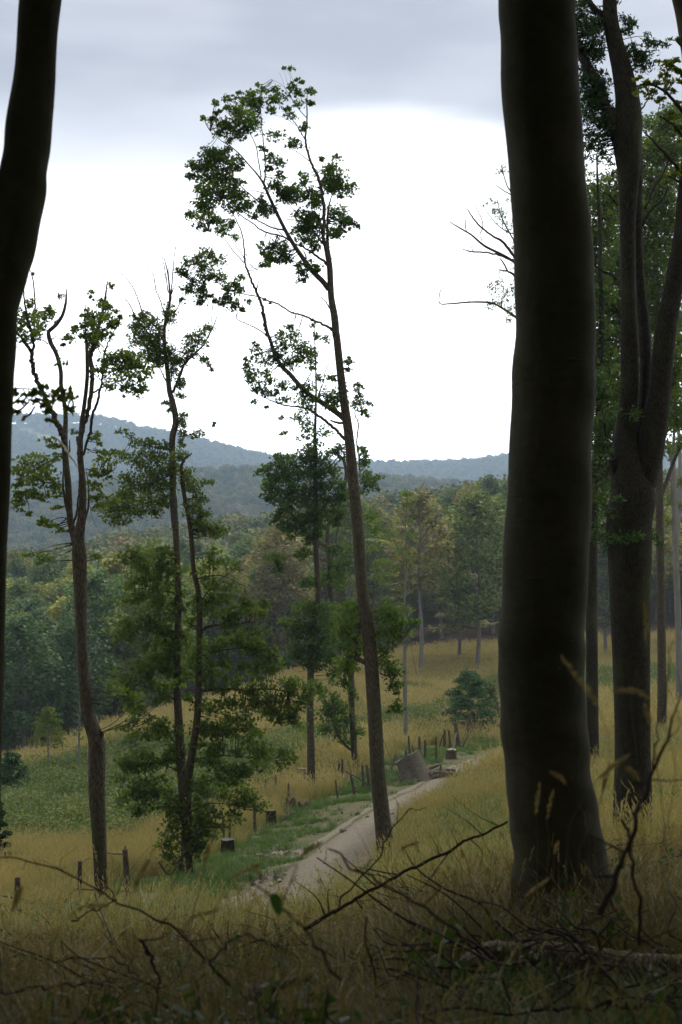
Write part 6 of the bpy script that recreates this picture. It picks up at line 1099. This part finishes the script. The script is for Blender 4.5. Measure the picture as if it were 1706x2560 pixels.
# ------------------------------------------------------------------ tall grass stalks close to the lens
ST = [((1462, 1720), (1452, 1600), (1484, 1470), (1482, 1385), 4.2, 'upright pale seed head highest in front of the ash trunk'), ((1330, 1960), (1400, 1760), (1372, 1620), (1290, 1508), 3.6, 'seed head bending left across the beech trunk at shoulder height'), ((1520, 1960), (1552, 1760), (1490, 1605), (1405, 1585), 3.6, 'seed head bending left across the ash trunk'), ((1520, 1830), (1500, 1700), (1494, 1660), (1482, 1620), 3.9, 'short curled pale seed head just below the bent ones on the ash'),
      ((1230, 2100), (1236, 1960), (1232, 1870), (1240, 1800), 5.0, 'upright seed head at the left of the group before the beech foot'), ((1240, 2120), (1262, 1960), (1258, 1880), (1272, 1815), 5.2, 'slim seed head second in the group before the beech foot'), ((1350, 2080), (1350, 1900), (1300, 1800), (1268, 1775), 4.4, 'drooping double seed head over the beech foot'), ((1300, 2060), (1310, 1900), (1375, 1790), (1445, 1735), 3.8, 'seed head arching right from the beech foot towards the ash'),
      ((1360, 2040), (1372, 1900), (1385, 1820), (1402, 1755), 4.3, 'upright seed head standing between beech and ash'), ((1430, 1960), (1415, 1850), (1440, 1770), (1466, 1790), 4.0, 'hooked seed head curling over before the ash foot'), ((1160, 2200), (1180, 2110), (1210, 2060), (1262, 2018), 5.0, 'low seed head bending right across the beech foot'), ((1270, 2110), (1272, 2010), (1275, 1960), (1283, 1935), 5.4, 'short upright seed head low on the beech foot'),
      ((300, 2200), (290, 2120), (310, 2040), (342, 1975), 3.4, 'big blurred seed head leaning right at the lower left'), ((20, 2260), (15, 2160), (30, 2090), (50, 2040), 3.2, 'blurred seed head near the lower left corner'), ((430, 2140), (455, 2060), (470, 1990), (482, 1940), 4.4, 'seed head standing in front of the bushy maple foot'), ((470, 2160), (500, 2080), (530, 2020), (600, 1985), 4.4, 'seed head arching right over the left verge'), ((560, 2140), (585, 2060), (600, 2020), (580, 1985), 4.6, 'pale twisted seed head before the nearest stump'),
      ((640, 2120), (660, 2050), (690, 1970), (742, 1935), 4.0, 'seed head arching right at the near end of the track'), ((360, 2250), (400, 2170), (440, 2110), (500, 2090), 4.6, 'seed head arching right below the bushy maple'), ((110, 2240), (130, 2150), (180, 2090), (250, 2080), 3.6, 'blurred seed head arching over the brushwood at the left'), ((900, 2060), (905, 1985), (925, 1950), (965, 1935), 6.0, 'seed head bending right at the leaning maple foot')]
for i, (a_, b_, c2, d2, dist, lb) in enumerate(ST):
    A = spline(np.array([[*P(u * K, v * K, dist), w_] for (u, v), w_ in zip((a_, b_, c2), (.0013, .0012, .001))] + [[*P(d2[0] * K, d2[1] * K, dist), .0012]]), 8)
    b0 = A[0].copy(); b0[2] = float(H(b0[0], b0[1])) - .05; b1 = (b0 + A[0]) / 2; b1[3] = .0013; b1[0] += .05
    st_ = np.vstack([b0, b1, A]); root = empty('grass_stalk', (b0[0], b0[1], b0[2])); tag(root, lb, 'grass stalk', 'tall grass stalks close to the viewer')
    s1 = MB(); tube(s1, st_[:, :3], st_[:, 3], 5, r=.5, cap=False); rs = np.random.default_rng(i)
    link('stem', s1.mesh('stem', M['shade']), root)
    hm = MB(); n_ = len(A); k0 = int(n_ * .66); hp = A[k0:, :3]; m_ = 90; f = np.sort(rs.uniform(0, 1, m_)); ii = f * (len(hp) - 1); base_ = np.stack([np.interp(ii, np.arange(len(hp)), hp[:, q]) for q in range(3)], 1)
    tng = unit(np.gradient(base_, axis=0) + 1e-6); wv = .0065 * np.sin(np.pi * np.clip(f * .9 + .1, 0, 1)) ** .7 + .0012; off = unit(rs.normal(0, 1, (m_, 3))) * wv[:, None]
    dd = unit(unit(hp[-1] - hp[0]) + off / .0065 * .35); nr = unit(rs.normal(0, 1, (m_, 3))); sd_ = unit(np.cross(nr, dd)); cc = base_ + off * .8
    V = np.stack([cc - dd * .006, cc + sd_ * .0022, cc + dd * .008, cc - sd_ * .0022], 1); hm.add(V.reshape(-1, 3), np.arange(4 * m_).reshape(m_, 4), np.repeat(rs.uniform(.2, 1, m_), 4))
    link('seed_head', hm.mesh('seed_head', M['head']), root)
# ------------------------------------------------------------------ haze
hz = MB(); X0, X1, Y0, Y1, Z0, Z1 = -2500, 2500, -120, 3300, -140, 255
V = [(x, y, z) for z in (Z0, Z1) for y in (Y0, Y1) for x in (X0, X1)]
hz.add(V, [[0, 2, 3, 1], [4, 5, 7, 6], [0, 1, 5, 4], [2, 6, 7, 3], [0, 4, 6, 2], [1, 3, 7, 5]])
hm_, t, out = new_mat('haze'); pv = nd(t, 'ShaderNodeVolumePrincipled'); pv.inputs['Color'].default_value = (.6, .78, 1, 1); pv.inputs['Density'].default_value = .00027; pv.inputs['Anisotropy'].default_value = .5
t.links.new(pv.outputs[0], out.inputs[1])
o = link('haze', hz.mesh('haze', hm_)); o.data.polygons.foreach_set('use_smooth', np.zeros(6, bool)); tag(o, 'bluish haze lying over the valley and the far ridges', 'haze', kind='stuff')
